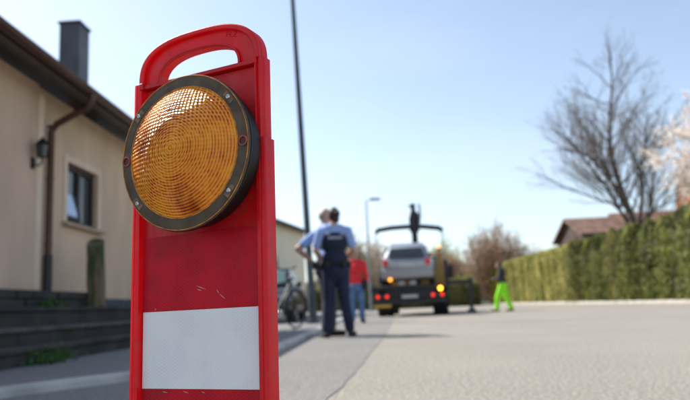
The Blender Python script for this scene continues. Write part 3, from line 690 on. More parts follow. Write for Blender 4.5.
def stem_bush(name, label, cat, loc, h, rad, n_, color, col2=None, leaves=0, leafm=None, seed=1, group=None, rr=.014):
    rnd = random.Random(seed); t = thing(name, label, cat, loc, 0, group)
    tw = MB(); pts_ = []
    for i in range(n_):
        a = rnd.random()*6.28; q = rnd.random()**.6; sp = rad*q
        hh = h*rnd.uniform(.6, 1.02)*(1-.4*q*q); b0 = Vector((.12*rad*math.cos(a)*q, .12*rad*math.sin(a)*q, 0)); P = []
        for k in range(5):
            s_ = k/4; P.append(b0+Vector((sp*math.cos(a)*s_**.8+rnd.gauss(0, .04*rad*s_), sp*math.sin(a)*s_**.8+rnd.gauss(0, .04*rad*s_), hh*s_)))
        tw.tube(P, [rr*2, rr*1.5, rr*1.2, rr, rr*.6], 3, cap=False)
        for k in range(7):
            j = rnd.randint(1, 3); p = P[j].lerp(P[j+1], rnd.random()); e = p+Vector((rnd.gauss(0, 1), rnd.gauss(0, 1), rnd.uniform(.3, 1.6))).normalized()*h*rnd.uniform(.08, .2)
            tw.tube([p, e], [rr, rr*.5], 3, cap=False)
            for _ in range(leaves): pts_.append(p.lerp(e, rnd.random())+Vector((rnd.gauss(0, .05), rnd.gauss(0, .05), rnd.gauss(0, .05)))*h*.15)
    tk = MB().tube([(0, 0, 0), (0, 0, h*.35), (.1, 0, h*.6)], [.035*h*.6, .02*h, .008*h], 7)
    tk.obj('trunk', BARK, t); tw.obj('crown', mat('twig_'+name+str(seed), color, .9, col2=col2, vscale=1.2), t)
    if pts_: link('leaves', leaf_mesh('leaves', leafm, pts_, .09), t)
    return t
BUDR = leafmat('bud_red', (.27, .16, .09), (.42, .28, .17), 1)
BUDB = leafmat('bud_beige', (.36, .28, .17), (.5, .42, .28), 1)
GRN = leafmat('spring_green', (.26, .32, .06), (.42, .48, .13), 1)
stem_bush('bare_bush', 'dense reddish brown leafless bush behind the roadworker', 'bush', (12.0, 66, 0), 8.0, 3.3, 420, (.30, .19, .12), (.4, .28, .18), 6, BUDR, 3)
stem_bush('bare_bush', 'smaller reddish brown bush left of the dense leafless one', 'bush', (7.9, 70, 0), 5.8, 2.4, 240, (.30, .18, .13), (.4, .27, .2), 6, BUDR, 4)
stem_bush('spring_tree', 'pale yellow green budding tree beyond the tow truck', 'tree', (9.0, 86, 0), 8.4, 3.0, 300, (.3, .3, .12), None, 7, GRN, 5)
stem_bush('bare_tree', 'far beige budding tree right of the reddish bush', 'tree', (21.5, 88, 0), 7.6, 3.0, 120, (.4, .3, .2), None, 2, BUDB, 6)
for i, (x, y, h, rd, lab) in enumerate([(-2.6, 62, 7.6, 2.2, 'beige leafless tree directly behind the man in the red jacket'), (.6, 72, 7.2, 2.6, 'beige leafless tree between the red jacket and the tow truck'), (3.2, 80, 6.2, 2.6, 'beige leafless tree hidden mostly behind the silver hatchback')]):
    stem_bush('bare_tree', lab, 'tree', (x, y, 0), h, rd*1.15, 380, (.38, .28, .19), (.46, .36, .26), 7, BUDB, 10+i)
stem_bush('spring_bush', 'yellow green bush at the road end beyond the stabiliser arm', 'bush', (8.2, 62, 0), 2.9, 1.3, 90, (.3, .33, .06), None, 4, GRN, 15)
# low olive hedge closing the view, far wood
o = link('far_hedge', leaf_mesh('far_hedge', leafmat('olive_leaf', (.16, .16, .05), (.3, .28, .1), .5), trimmed(0, 1.2, 0, 17, 1.9, 2.1, 16000), .12))
o.location = (9.0, 58, 0); o.rotation_euler = (0, 0, R(90)); tag(o, 'low olive green hedge crossing the view beyond the tow truck', 'hedge')
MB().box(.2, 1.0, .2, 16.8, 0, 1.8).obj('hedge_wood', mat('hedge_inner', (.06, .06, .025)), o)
P = []
for _ in range(26000):
    x = random.uniform(-60, 70); hh = 5.2+1.5*math.sin(x*.31)+1.1*math.sin(x*.77+2); P.append((x, 128+random.uniform(0, 6), hh*random.random()**.7))
o = link('distant_wood', leaf_mesh('distant_wood', leafmat('wood_mass', (.2, .17, .11), (.32, .29, .2), .15), P, .45), kind='stuff')
o['label'] = 'distant pale brown band of leafless wood along the horizon'; o['category'] = 'wood'

# blossom tree at the right edge
def blossom():
    rnd = random.Random(5); segs = []
    t = thing('blossom_tree', 'tree with pale pink blossom at the right edge above the hedge', 'tree', (16.3, 28.5, .9))
    tk = MB().tube([(0, 0, 0), (.1, 0, 1.6), (-.05, .1, 3.4)], [.2, .16, .12], 9)
    for i in range(9):
        az = i*.7*2.4; d = Vector((math.cos(az)*.55, math.sin(az)*.55, .8)).normalized()
        grow(segs, Vector((-.05, .1, 2.6+.1*i)), d, 2.0, .07, 1, R(34), .02, 4, rnd, .72, (2, 3))
    lm = MB(); pts_ = []
    for P, rd, dep in segs:
        lm.tube(P, [max(q, .009) for q in rd], 4, cap=False)
        if dep >= 3:
            for q in P:
                if rnd.random() < .5:
                    c = q+Vector((rnd.gauss(0, .06), rnd.gauss(0, .06), rnd.gauss(0, .06)))
                    for _ in range(9): pts_.append(c+Vector((rnd.gauss(0, .09), rnd.gauss(0, .09), rnd.gauss(0, .09))))
    tk.obj('trunk', BARK, t, smooth=True); lm.obj('limbs', BARK, t)
    link('blossom', leaf_mesh('blossom', leafmat('petals', (.9, .76, .66), (.97, .93, .86), 2, .4), pts_, .075), t)
    print('blossom', len(pts_))
blossom()

# ------------------------------------------------------------------ buildings
def house_box(name, label, loc, rz, wx, dy, eave, ridge, wallm, roofm, along='x', over=.45, wins=(), cat='house'):
    """gable house; ridge along local x. wins: list of (side, a0,a1,z0,z1)"""
    t = thing(name, label, cat, loc, rz)
    w_ = MB().box(0, wx, 0, dy, -.2, eave)
    w_.prism([(0, 0, eave), (0, dy, eave), (0, dy/2, ridge-.12)], (wx, 0, 0))
    w_.obj('wall', wallm, t)
    s_ = (ridge-eave)/(dy/2); th = .16
    for sgn in (0, 1):
        y0, y1 = (-over, dy/2) if sgn == 0 else (dy+over, dy/2); z0 = eave-over*s_
        rf = MB().prism([(-over, y0, z0), (-over, y0, z0+th), (-over, y1, ridge+th), (-over, y1, ridge)], (wx+2*over, 0, 0)).obj('roof', roofm, t)
        if wx < 11:
            rows = MB(); n_ = 12
            for i in range(n_):
                a, b_ = i/n_, (i+1)/n_
                ya, yb2 = y0+(y1-y0)*a, y0+(y1-y0)*b_; za, zb = z0+th+(ridge-z0)*a, z0+th+(ridge-z0)*b_
                rows.prism([(-over, ya, za+.005), (-over, yb2, zb+.005), (-over, yb2, zb+.01), (-over, ya, za+.045)], (wx+2*over, 0, 0))
            rows.obj('tile_rows', roofm, rf, kind='stuff')
    for (side, a0, a1, z0, z1) in wins:
        if side == 'f': b_ = (a0, a1, -.03, .02, z0, z1); g_ = (a0+.06, a1-.06, -.035, -.031, z0+.06, z1-.06)
        elif side == 'r': b_ = (wx-.02, wx+.03, a0, a1, z0, z1); g_ = (wx+.031, wx+.035, a0+.06, a1-.06, z0+.06, z1-.06)
        else: b_ = (-.03, .02, a0, a1, z0, z1); g_ = (-.035, -.031, a0+.06, a1-.06, z0+.06, z1-.06)
        wn = MB().box(*b_).obj('window', mat('white_frame', (.7, .7, .68), .5), t); MB().box(*g_).obj('pane', GLASSD, wn)
    return t
RT = mat('red_roof_tile', (.24, .125, .085), .8, var=.35, vscale=1.5)
RTB = mat('brown_roof_tile', (.21, .12, .085), .8, var=.35, vscale=1.5)
RTO = mat('orange_roof_tile', (.45, .17, .07), .8, var=.3, vscale=1.5)
PALE = mat('pale_wall', (.5, .45, .38), .9, var=.08, vscale=.6)
CREAM = mat('cream_wall', (.9, .82, .62), .9, var=.05, vscale=.6)
DARKW = mat('dark_timber', (.07, .045, .035), .8, var=.2, vscale=2)
house_box('house', 'brown tiled house half hidden behind the far end of the conifer hedge', (17.7, 56, 0), 0, 3.6, 8, 5.5, 7.1, DARKW, RTB)
house_box('house', 'red tiled house behind the bare tree right of the brown roofed one', (21.8, 57, 0), R(-4), 9.0, 8, 5.7, 7.5, PALE, RT)
hb = house_box('house', 'orange tiled house with solar panels at the far right above the hedge', (20.6, 44.5, 0), R(-28), 9.5, 9, 5.2, 7.9, PALE, RTO)
s_ = (7.9-5.2)/4.5
for k in range(3):
    for r_ in range(2):
        x = 1.0+k*1.75; y0 = .5+r_*1.75; 
        MB().prism([(x, y0, 5.2+y0*s_+.28), (x+1.65, y0, 5.2+y0*s_+.28), (x+1.65, y0+1.6, 5.2+(y0+1.6)*s_+.28), (x, y0+1.6, 5.2+(y0+1.6)*s_+.28)], (0, 0, .05)).obj('solar_panel', mat('solar_glass', (.12, .16, .28), .12, spec=1, metal=.3), hb)
MB().box(2.2, 2.9, 4.0, 4.6, 7.3, 8.9).obj('chimney', mat('brick_chimney', (.2, .12, .09), .9), hb)
hg = house_box('garage_house', 'cream walled building with dark flat eaves beyond the parked car', (-5.55, 21.6, 0), R(80), 12.6, 7, 4.2, 5.0, CREAM, mat('dark_eaves', (.07, .05, .04), .7), over=.35, wins=[('f', 3, 4.2, 1.6, 2.8), ('f', 7, 8.2, 1.6, 2.8)], cat='building')

# ------------------------------------------------------------------ street poles
POLE = mat('pole_grey', (.045, .06, .065), .45, metal=.2, var=.2, vscale=3)
sp = thing('utility_pole', 'dark tapering pole leaning left beside the pavement kerb', 'pole', (-1.42, 15.9, .055)); sp.rotation_euler = (0, R(-1.7), 0)
MB().tube([(0, 0, 0), (0, 0, .9), (0, 0, .95), (0, 0, 9.5)], [.1, .1, .082, .05], 16).obj('shaft', POLE, sp, smooth=True)
MB().box(-.05, .05, -.105, -.09, .35, .75).obj('service_door', POLE, sp, bevel=.004)
MB().tube([(0, 0, -.01), (0, 0, .04)], .16, 16).obj('base_collar', POLE, sp)
sl2 = thing('street_lamp', 'slim grey street lamp with flat head beyond the red jacket', 'street lamp', (-.15, 46, 0))
MB().tube([(0, 0, 0), (0, 0, 1.2), (0, 0, 7.55)], [.1, .09, .05], 10).obj('post', mat('lamp_post_grey', (.2, .22, .23), .5), sl2, smooth=True)
MB().tube([(0, 0, 7.5), (.15, 0, 7.62), (.4, 0, 7.65)], .04, 8).obj('arm', mat('lamp_post_grey', (.2, .22, .23)), sl2)
MB().prism([(.3, -.16, 7.58), (1.0, -.14, 7.6), (1.0, -.14, 7.72), (.3, -.16, 7.75)], (0, .3, 0)).obj('lamp_head', mat('lamp_head_grey', (.15, .17, .18), .5), sl2, bevel=.02)

# ------------------------------------------------------------------ cars
TYRE = mat('tyre_rubber', (.02, .02, .02), .85, bump=.3, bscale=80)
RIM = mat('alloy_rim', (.5, .5, .52), .3, metal=.8)
LRED = mat('red_lamp', (.5, .01, .01), .2, emit=(1, .03, .02), estr=.05)
LREDON = mat('red_lamp_lit', (.6, .02, .02), .3, emit=(1, .04, .02), estr=.9)
LAMBON = mat('amber_lamp_lit', (.8, .4, .02), .3, emit=(1, .42, .03), estr=4.5)
LAMBON2 = mat('amber_marker_lit', (.8, .35, .02), .3, emit=(1, .32, .03), estr=2.0)
LWHITE = mat('headlamp', (.25, .26, .28), .3)
CGLASS = mat('car_glass', (.02, .028, .03), .04, spec=1.0)
CGLASS_G = mat('car_glass_green', (.07, .13, .11), .1, spec=.8)
PLATE = mat('number_plate', (.5, .5, .48), .4)
def wheel(r_, wd, parent, loc, name='wheel'):
    t = MB(); t.lathe([(r_*.62, -wd/2), (r_*.93, -wd/2), (r_, -wd*.36), (r_, wd*.36), (r_*.93, wd/2), (r_*.62, wd/2)], 28, ax='x')
    w_ = t.obj(name, TYRE, parent, smooth=True); w_.location = loc
    sg = 1 if loc[0] > 0 else -1
    q = MB(); q.lathe([(r_*.62, sg*wd*.44), (r_*.6, sg*wd*.3), (r_*.2, sg*wd*.28), (r_*.12, sg*wd*.4), (0, sg*wd*.4)], 24, ax='x')
    for k in range(5):
        a = 2*math.pi*k/5; q.tube([(sg*wd*.4, r_*.15*math.cos(a), r_*.15*math.sin(a)), (sg*wd*.38, r_*.6*math.cos(a), r_*.6*math.sin(a))], .028, 5)
    q.obj('rim', RIM, w_, smooth=True)
    return w_
def hatchback(name, label, loc, rot, paint, glass, group=None, rear_lit=False):
    """front toward +y, length 4.2, origin centre on ground"""
    t = thing(name, label, 'car', loc, 0); t.rotation_euler = rot
    # stations: y, z_low, z_belt, halfw_low, halfw_mid, halfw_belt
    ST = [(-2.08, .42, .86, .70, .78, .70), (-2.02, .30, .92, .80, .86, .76), (-1.7, .22, .96, .84, .88, .80), (-1.2, .2, .97, .86, .885, .81), (0, .2, .96, .86, .885, .81), (.75, .2, .96, .86, .885, .80), (1.3, .2, .93, .85, .88, .76), (1.75, .22, .84, .82, .86, .70), (2.0, .28, .72, .76, .80, .60), (2.1, .38, .62, .66, .70, .52)]
    mb = MB(); ring = 12
    for (y, zl, zb, wl_, wm, wb) in ST:
        zm = zl+(zb-zl)*.55
        half = [(wl_*.9, zl), (wl_, zl+.06), (wm, zl+(zm-zl)*.6), (wm, zm), (wb+.03, zb-.04), (wb-.04, zb)]
        mb.v += [(x, y, z) for x, z in half]+[(-x, y, z) for x, z in reversed(half)]
    for i in range(len(ST)-1):
        for j in range(ring): j2 = (j+1) % ring; mb.f.append((i*ring+j, i*ring+j2, (i+1)*ring+j2, (i+1)*ring+j))
    mb.f.append(tuple(range(ring))[::-1]); mb.f.append(tuple(range((len(ST)-1)*ring, len(ST)*ring)))
    body = mb.obj('body', paint, t, smooth=True, bevel=.02)
    # greenhouse
    RS = [(-2.0, .93, .74), (-1.72, 1.30, .62), (-1.45, 1.46, .575), (-.5, 1.52, .59), (.15, 1.48, .58), (.42, 1.40, .58), (1.12, .94, .74)]
    gb = MB()
    for (y, z, w_) in RS: gb.v += [(-.765, y, .93), (-w_-.02, y, max(.93, z-.07)), (-w_+.06, y, z), (w_-.06, y, z), (w_+.02, y, max(.93, z-.07)), (.765, y, .93)]
    for i in range(len(RS)-1):
        for j in range(5): gb.f.append((i*6+j, i*6+j+1, (i+1)*6+j+1, (i+1)*6+j))
    gb.obj('roof', paint, t, smooth=True)
    # glass: rear, front, sides proud of the shell
    gl = MB().prism([(-.60, -1.955, 1.0), (.60, -1.955, 1.0), (.52, -1.745, 1.29), (-.52, -1.745, 1.29)], (0, -.035, .02)); gl.obj('rear_window', glass, t, bevel=.008)
    MB().prism([(-.64, 1.05, 1.0), (.64, 1.05, 1.0), (.53, .47, 1.385), (-.53, .47, 1.385)], (0, .03, .04)).obj('windscreen', glass, t, bevel=.008)
    for s in (-1, 1):
        for (ya, yb_, yc, yd) in ((-1.62, -.62, -.68, -1.42), (-.52, .85, .22, -.55)):
            MB().prism([(s*.762, ya, 1.0), (s*.762, yb_, 1.0), (s*.632, yc, 1.38), (s*.632, yd, 1.38)], (s*.022, 0, .006)).obj('side_window', glass, t)
        lm_ = MB().prism([(s*.60, -2.09, .74), (s*.80, -2.06, .74), (s*.78, -2.03, .95), (s*.62, -2.06, .93)], (0, -.03, 0)).obj('tail_light', LREDON if rear_lit else LRED, t, bevel=.012)
        MB().prism([(s*.45, 2.07, .60), (s*.72, 2.0, .60), (s*.72, 1.93, .76), (s*.50, 2.02, .72)], (0, .03, 0)).obj('headlight', LWHITE, t, bevel=.012)
        MB().ell((s*.94, .72, 1.03), (.09, .05, .065)).obj('side_mirror', paint, t, smooth=True)
        wheel(.31, .2, t, (s*.80, 1.3, .31)); wheel(.31, .2, t, (s*.80, -1.3, .31))
    bp_ = MB().prism([(-.80, -2.05, .34), (.80, -2.05, .34), (.78, -2.05, .62), (-.78, -2.05, .62)], (0, -.10, 0)).obj('rear_bumper', paint, t, bevel=.04, seg=3)
    MB().prism([(-.74, 2.03, .30), (.74, 2.03, .30), (.70, 2.03, .56), (-.70, 2.03, .56)], (0, .10, 0)).obj('front_bumper', paint, t, bevel=.04, seg=3)
    MB().box(-.4, .4, 2.135, 2.15, .34, .46).obj('grille', BLK, t)
    MB().box(-.26, .26, -2.10, -2.085, .70, .81).obj('number_plate', PLATE, t)
    MB().tube([(0, -2.03, 1.0), (.28, -1.98, 1.05)], .009, 5).obj('wiper', BLK, t)
    return t
SILVER = mat('silver_paint', (.31, .325, .35), .28, metal=.5, coat=.8)
DKCAR = mat('dark_paint', (.012, .014, .015), .35, coat=.3)
BEDZ = 1.02
TRX, TRY = 1.22, 22.3
hatchback('hatchback_car', 'silver hatchback loaded on the tow truck bed, rear facing us', (TRX+.12, TRY+2.0, BEDZ+.02), (R(3), 0, R(-5)), SILVER, CGLASS)
hatchback('parked_car', 'dark parked car behind the bicycle beside the cream building', (-2.95, 19.2, .055), (0, 0, R(180)), DKCAR, CGLASS_G)

# ------------------------------------------------------------------ tow truck
TBLK = mat('truck_black', (.015, .015, .017), .5, var=.3, vscale=4)
YEL = mat('cab_yellow', (.42, .21, .02), .4, coat=.3)
tt = thing('tow_truck', 'tow truck with black flat bed, yellow cab and raised loading crane', 'truck', (TRX, TRY, 0), R(-6.5))
MB().box(-1.25, 1.25, 0, 5.6, BEDZ-.14, BEDZ).obj('bed', TBLK, tt, bevel=.02)
for s in (-1, 1):
    MB().box(s*1.25-.03, s*1.25+.03, .05, 5.5, BEDZ-.2, BEDZ+.06).obj('side_rail', TBLK, tt, bevel=.01)
    MB().box(s*.45-.07, s*.45+.07, .3, 8.2, .55, .86).obj('chassis_beam', TBLK, tt)
    MB().box(min(s*.66, s*1.18), max(s*.66, s*1.18), .95, 2.15, .80, .86).obj('mudguard', TBLK, tt)
    for k in (0, 1):
        wheel(.40, .26, tt, (s*(.82+.0)+s*k*.27-s*.0, 1.55, .40))
    wheel(.40, .27, tt, (s*1.0, 6.3, .40))
    lb = MB().box(s*.9-.3, s*.9+.3, -.10, -.02, .58, .76).obj('lamp_bracket', TBLK, tt, bevel=.01)
    for dx in (-.15, .15): MB().tube([(s*.9+dx, -.15, .67), (s*.9+dx, -.101, .67)], .055, 16).obj('tail_lamp', LREDON, lb)
MB().tube([(1.0, -.19, .87), (1.0, -.12, .87)], .07, 18).obj('amber_lamp', LAMBON, tt)
MB().tube([(-.62, -.1, 1.22), (-.62, -.04, 1.22)], .06, 16).obj('amber_lamp', LAMBON2, tt)
MB().box(-.66, -.58, -.04, .0, BEDZ, 1.2).obj('lamp_stalk', TBLK, tt)
MB().box(-1.2, 1.2, -.12, -.03, .42, .56).obj('underrun_bar', TBLK, tt, bevel=.01)
MB().box(-.8, .8, .02, .3, .58, .86).obj('rear_crossmember', TBLK, tt)
MB().box(-.5, .5, 2.3, 4.6, .42, .85).obj('tool_locker', TBLK, tt, bevel=.02)
MB().box(-1.2, -.62, -.135, -.125, .32, .41).obj('marker_board', mat('marker_yellow', (.6, .35, .05), .5), tt)
MB().box(-.26, .26, -.14, -.13, .60, .70).obj('number_plate', PLATE, tt)
for x in (-.25, .12): MB().box(x-.1, x+.1, -.08, .15, BEDZ+.0, BEDZ+.14).obj('loading_ramp_foot', mat('galvanised', (.35, .35, .35), .5, metal=.6), tt, bevel=.01)
# outrigger to the right
MB().box(1.22, 2.06, .15, .10, .98, 1.12).obj('outrigger_beam', TBLK, tt, bevel=.01)
MB().box(1.90, 2.02, -.06, .06, .16, 1.18).obj('outrigger_leg', TBLK, tt, bevel=.01)
MB().box(1.82, 2.10, -.14, .14, .06, .16).obj('outrigger_foot', TBLK, tt, bevel=.01)
# cab
cb = MB().prism([(-1.08, 6.0, .75), (-1.08, 8.0, .75), (-1.08, 8.05, 1.5), (-1.08, 7.7, 2.35), (-1.08, 7.3, 2.5), (-1.08, 6.0, 2.5)], (2.16, 0, 0)).obj('cab', YEL, tt, bevel=.06, seg=3)
MB().box(-.8, .8, 5.975, 5.995, 1.75, 2.25).obj('rear_window', CGLASS, cb)
for s in (-1, 1):
    MB().prism([(s*1.081, 6.5, 1.5), (s*1.081, 7.8, 1.5), (s*1.081, 7.5, 2.2), (s*1.081, 6.5, 2.2)], (s*.01, 0, 0)).obj('door_window', CGLASS, cb)
    MB().tube([(s*1.08, 7.8, 2.1), (s*1.36, 7.9, 2.15), (s*1.36, 7.9, 1.65)], .02, 6).obj('mirror_arm', TBLK, cb)
    MB().box(s*1.37-.11, s*1.37+.11, 7.84, 7.94, 1.45, 2.05).obj('wing_mirror', TBLK, cb, bevel=.02)
# body tower beside the car (yellow side post with beacon)
MB().box(1.12, 1.26, 4.9, 5.6, BEDZ, 2.1).obj('headboard_post', TBLK, tt, bevel=.02)
MB().box(-1.3, -1.14, 4.9, 5.6, BEDZ, 2.0).obj('headboard_post', TBLK, tt, bevel=.02)
MB().lathe([(.06, 0), (.06, .09), (.04, .12), (0, .13)], 16, cx=.95, cy=5.6, cz=2.62).obj('beacon', LAMBON2, tt)
MB().box(.88, 1.02, 5.5, 5.7, 2.49, 2.62).obj('beacon_mount', TBLK, tt)
CX = -.34
crane = bpy.data.objects.new('loading_crane', None); COL.objects.link(crane); crane.parent = tt; crane.location = (CX, 0, 0)
# crane column, folded jib and cross arm
MB().box(.22, .46, 5.62, 5.9, .9, 3.5).obj('crane_column', TBLK, crane, bevel=.02)
MB().prism([(.16, 5.5, 3.35), (.52, 5.5, 3.35), (.60, 5.5, 3.8), (.54, 5.5, 4.15), (.26, 5.5, 4.3), (.14, 5.5, 3.9)], (0, .4, 0)).obj('crane_head', TBLK, crane, bevel=.03)
MB().box(.30, .44, 5.35, 5.5, 3.2, 4.5).obj('jib', TBLK, crane, bevel=.02)
MB().tube([(.54, 5.45, 3.5), (.62, 5.45, 4.0), (.60, 5.45, 4.5)], .045, 8).obj('hydraulic_ram', mat('ram_grey', (.2, .2, .2), .4), crane)
MB().tube([(.32, 5.4, 4.3), (.2, 5.4, 4.42), (.4, 5.4, 4.5)], .06, 8).obj('hook_block', TBLK, crane)
cr = MB().tube([(-1.28, 5.5, 3.38), (-1.15, 5.5, 3.50), (-.6, 5.5, 3.56), (.0, 5.5, 3.57), (.7, 5.5, 3.54), (1.35, 5.5, 3.44), (1.5, 5.5, 3.32)], .1, 8).obj('cross_arm', TBLK, crane, smooth=True)
for x, z in ((-1.27, 3.39), (1.48, 3.34)): MB().tube([(x, 5.5, z), (x, 5.5, BEDZ)], .022, 6).obj('rack_strut', mat('strut_grey', (.35, .36, .38), .5), crane)

# ------------------------------------------------------------------ bicycle
def bicycle():
    t = thing('bicycle', 'dark city bicycle parked on the pavement in front of the dark car', 'bicycle', (-1.72, 12.3, .056), R(62))
    B = mat('bike_black', (.02, .022, .024), .35)
    for x in (-.54, .54):
        k = MB(); n_ = 36
        k.tube([(x+.34*math.cos(2*math.pi*i/n_), 0, .35+.34*math.sin(2*math.pi*i/n_)) for i in range(n_+1)], .018, 6, cap=False)
        w_ = k.obj('wheel', TYRE, t, smooth=True)
        s_ = MB()
        for i in range(18): a = 2*math.pi*i/18; s_.tube([(x, .02*(-1)**i, .35), (x+.33*math.cos(a), 0, .35+.33*math.sin(a))], .0022, 3, cap=False)
        s_.obj('spokes', BLK, w_)
        m_ = MB(); m_.tube([(x+.38*math.cos(R(a)), 0, .35+.38*math.sin(R(a))) for a in range(10, 171, 16)], .022, 5); m_.obj('mudguard', B, t, smooth=True)
    fr = MB()
    for a, b_ in (((-.54, 0, .35), (-.1, 0, .3)), ((-.54, 0, .35), (-.2, 0, .82)), ((-.1, 0, .3), (-.22, 0, .9)), ((-.1, 0, .3), (.36, 0, .82)), ((-.2, 0, .78), (.34, 0, .88)), ((.33, 0, .92), (.54, 0, .35))): fr.tube([a, b_], .018, 7)
    fr.obj('frame', B, t)
    MB().tube([(.33, 0, .9), (.30, 0, 1.1)], .016, 7).obj('stem', B, t)
    MB().tube([(.12, -.3, 1.12), (.24, -.24, 1.13), (.30, -.1, 1.1), (.30, .1, 1.1), (.24, .24, 1.13), (.12, .3, 1.12)], .016, 7).obj('handlebar', B, t, smooth=True)
    MB().ell((-.25, 0, .96), (.14, .09, .05)).obj('saddle', B, t, smooth=True)
    MB().box(-.8, -.32, -.07, .07, .74, .76).obj('rack', B, t)
    MB().tube([(-.1, -.13, .3), (-.1, .13, .3)], .05, 10).obj('crankset', RIM, t)
    MB().ell((.42, 0, .93), (.05, .05, .05)).obj('headlamp', LWHITE, t, smooth=True)
bicycle()

# ------------------------------------------------------------------ people
SKIN = mat('skin', (.55, .30, .21), .5, var=.08, vscale=12)
dgf = bpy.context.evaluated_depsgraph_get
def capsule(mb, a, b_, ra, rb, n_=10):
    a, b_ = Vector(a), Vector(b_); mb.ell(a, (ra, ra, ra), n_, 7); mb.ell(b_, (rb, rb, rb), n_, 7)
    mb.tube([a, b_], [ra, rb], n_)
def fuse(name, mb, m, parent, vox=.012, smooth_it=4):
    me = bpy.data.meshes.new(name); me.from_pydata(mb.v, [], mb.f)
    bm = bmesh.new(); bm.from_mesh(me); bmesh.ops.recalc_face_normals(bm, faces=bm.faces); bm.to_mesh(me); bm.free()
    tmp = bpy.data.objects.new('tmp', me); COL.objects.link(tmp)
    r_ = tmp.modifiers.new('r', 'REMESH'); r_.mode = 'VOXEL'; r_.voxel_size = vox; r_.use_smooth_shade = True
    s_ = tmp.modifiers.new('s', 'SMOOTH'); s_.factor = .5; s_.iterations = smooth_it
    bpy.context.view_layer.update()
    nm = bpy.data.meshes.new_from_object(tmp.evaluated_get(dgf())); nm.name = name; bpy.data.objects.remove(tmp)
    nm.materials.clear(); nm.materials.append(m); nm.shade_smooth()
    o = bpy.data.objects.new(name, nm); COL.objects.link(o); o.parent = parent; return o
def lerp(a, b_, t): return tuple(a[i]+(b_[i]-a[i])*t for i in range(3))
def person(label, loc, rz, scale, J, wear, hair, group=None):
    """local: +y is the way the person faces, x to their right (mirrored arms given explicitly)"""
    t = thing('person', label, 'person', loc, rz); t.scale = (scale,)*3
    A = {'ankle_l': (-.12, 0, .09), 'ankle_r': (.12, 0, .09), 'knee_l': (-.11, .03, .5), 'knee_r': (.11, .03, .5), 'hip_l': (-.09, 0, .93), 'hip_r': (.09, 0, .93),
         'waist': (0, 0, 1.08), 'chest': (0, .0, 1.33), 'sh_l': (-.185, 0, 1.46), 'sh_r': (.185, 0, 1.46), 'neck': (0, -.01, 1.52), 'head': (0, .02, 1.69),
         'elb_l': (-.27, -.02, 1.17), 'elb_r': (.27, -.02, 1.17), 'wr_l': (-.26, .14, .98), 'wr_r': (.26, .14, .98), 'hd_l': None, 'hd_r': None, 'toe_l': (-.15, .17, .03), 'toe_r': (.15, .17, .03)}
    A.update(J)
    hz = Vector(A['head'])
    b = MB()
    b.ell(hz, (.074, .092, .108)); b.ell(hz+Vector((0, .03, -.045)), (.055, .062, .065))
    yaw = A.get('head_yaw', 0); fd = Vector((math.sin(-yaw)*1.0, math.cos(yaw), 0)); sdv = Vector((fd.y, -fd.x, 0)); tilt = A.get('head_down', 0)
    b.ell(hz+fd*.09+Vector((0, 0, -.012)), (.013, .013, .02)); b.ell(hz+fd*.085+Vector((0, 0, -.055)), (.022, .022, .01))
    for s in (-1, 1): b.ell(hz+sdv*s*.076+Vector((0, 0, -.01)), (.012, .018, .03), 8, 5)
    capsule(b, A['neck'], hz+Vector((0, -.01, -.06)), .058, .05)
    b.ell(A['chest'], (.155, .10, .16)); b.ell(A['waist'], (.135, .095, .14)); b.ell((0, 0, .95), (.155, .11, .12))
    capsule(b, A['sh_l'], A['sh_r'], .06, .06); capsule(b, A['sh_l'], A['neck'], .055, .05); capsule(b, A['sh_r'], A['neck'], .055, .05)
    for s in 'lr':
        capsule(b, A['sh_'+s], A['elb_'+s], .055, .041); m_ = lerp(A['elb_'+s], A['wr_'+s], .35); capsule(b, A['elb_'+s], m_, .041, .041); capsule(b, m_, A['wr_'+s], .041, .027)
        capsule(b, A['hip_'+s], A['knee_'+s], .088, .056); c_ = lerp(A['knee_'+s], A['ankle_'+s], .3); capsule(b, A['knee_'+s], c_, .056, .057); capsule(b, c_, A['ankle_'+s], .057, .04)
        capsule(b, A['ankle_'+s], A['toe_'+s], .04, .03)
        # hand: palm, four fingers, thumb
        wr = Vector(A['wr_'+s]); d = (Vector(A['hd_'+s])-wr).normalized() if A['hd_'+s] else (wr-Vector(A['elb_'+s])).normalized()
        side = d.cross(Vector((0, 0, 1)) if abs(d.z) < .8 else Vector((1 if s == 'l' else -1, 0, 0))).normalized(); nrm = d.cross(side)
        pal = wr+d*.05
        for k in range(-2, 3): capsule(b, wr+side*k*.006, wr+d*.085+side*k*.0165, .016, .0125, 7)
        for k, fl_ in enumerate((.062, .074, .078, .066)):
            r0_ = wr+d*.088+side*(k-1.5)*.021; m1 = r0_+(d+nrm*.25)*fl_*.5; m2 = m1+(d*.7+nrm*.7).normalized()*fl_*.5
            capsule(b, r0_, m1, .0105, .0095, 7); capsule(b, m1, m2, .0095, .008, 7)
        th0 = wr+d*.03+side*.03; capsule(b, th0, th0+(d*.6+side*.8).normalized()*.04, .014, .012, 7); capsule(b, th0+(d*.6+side*.8).normalized()*.04, th0+(d*.9+side*.9).normalized()*.07+nrm*.01, .012, .01, 7)
    fuse('body', b, SKIN, t, .0085, 2)
    for s in (-1, 1): MB().ell(hz+fd*.083+sdv*s*.03+Vector((0, 0, .012)), (.011, .009, .007), 8, 6).obj('eye', mat('eye', (.1, .08, .07), .2), t, smooth='all')
    # hair
    h = MB()
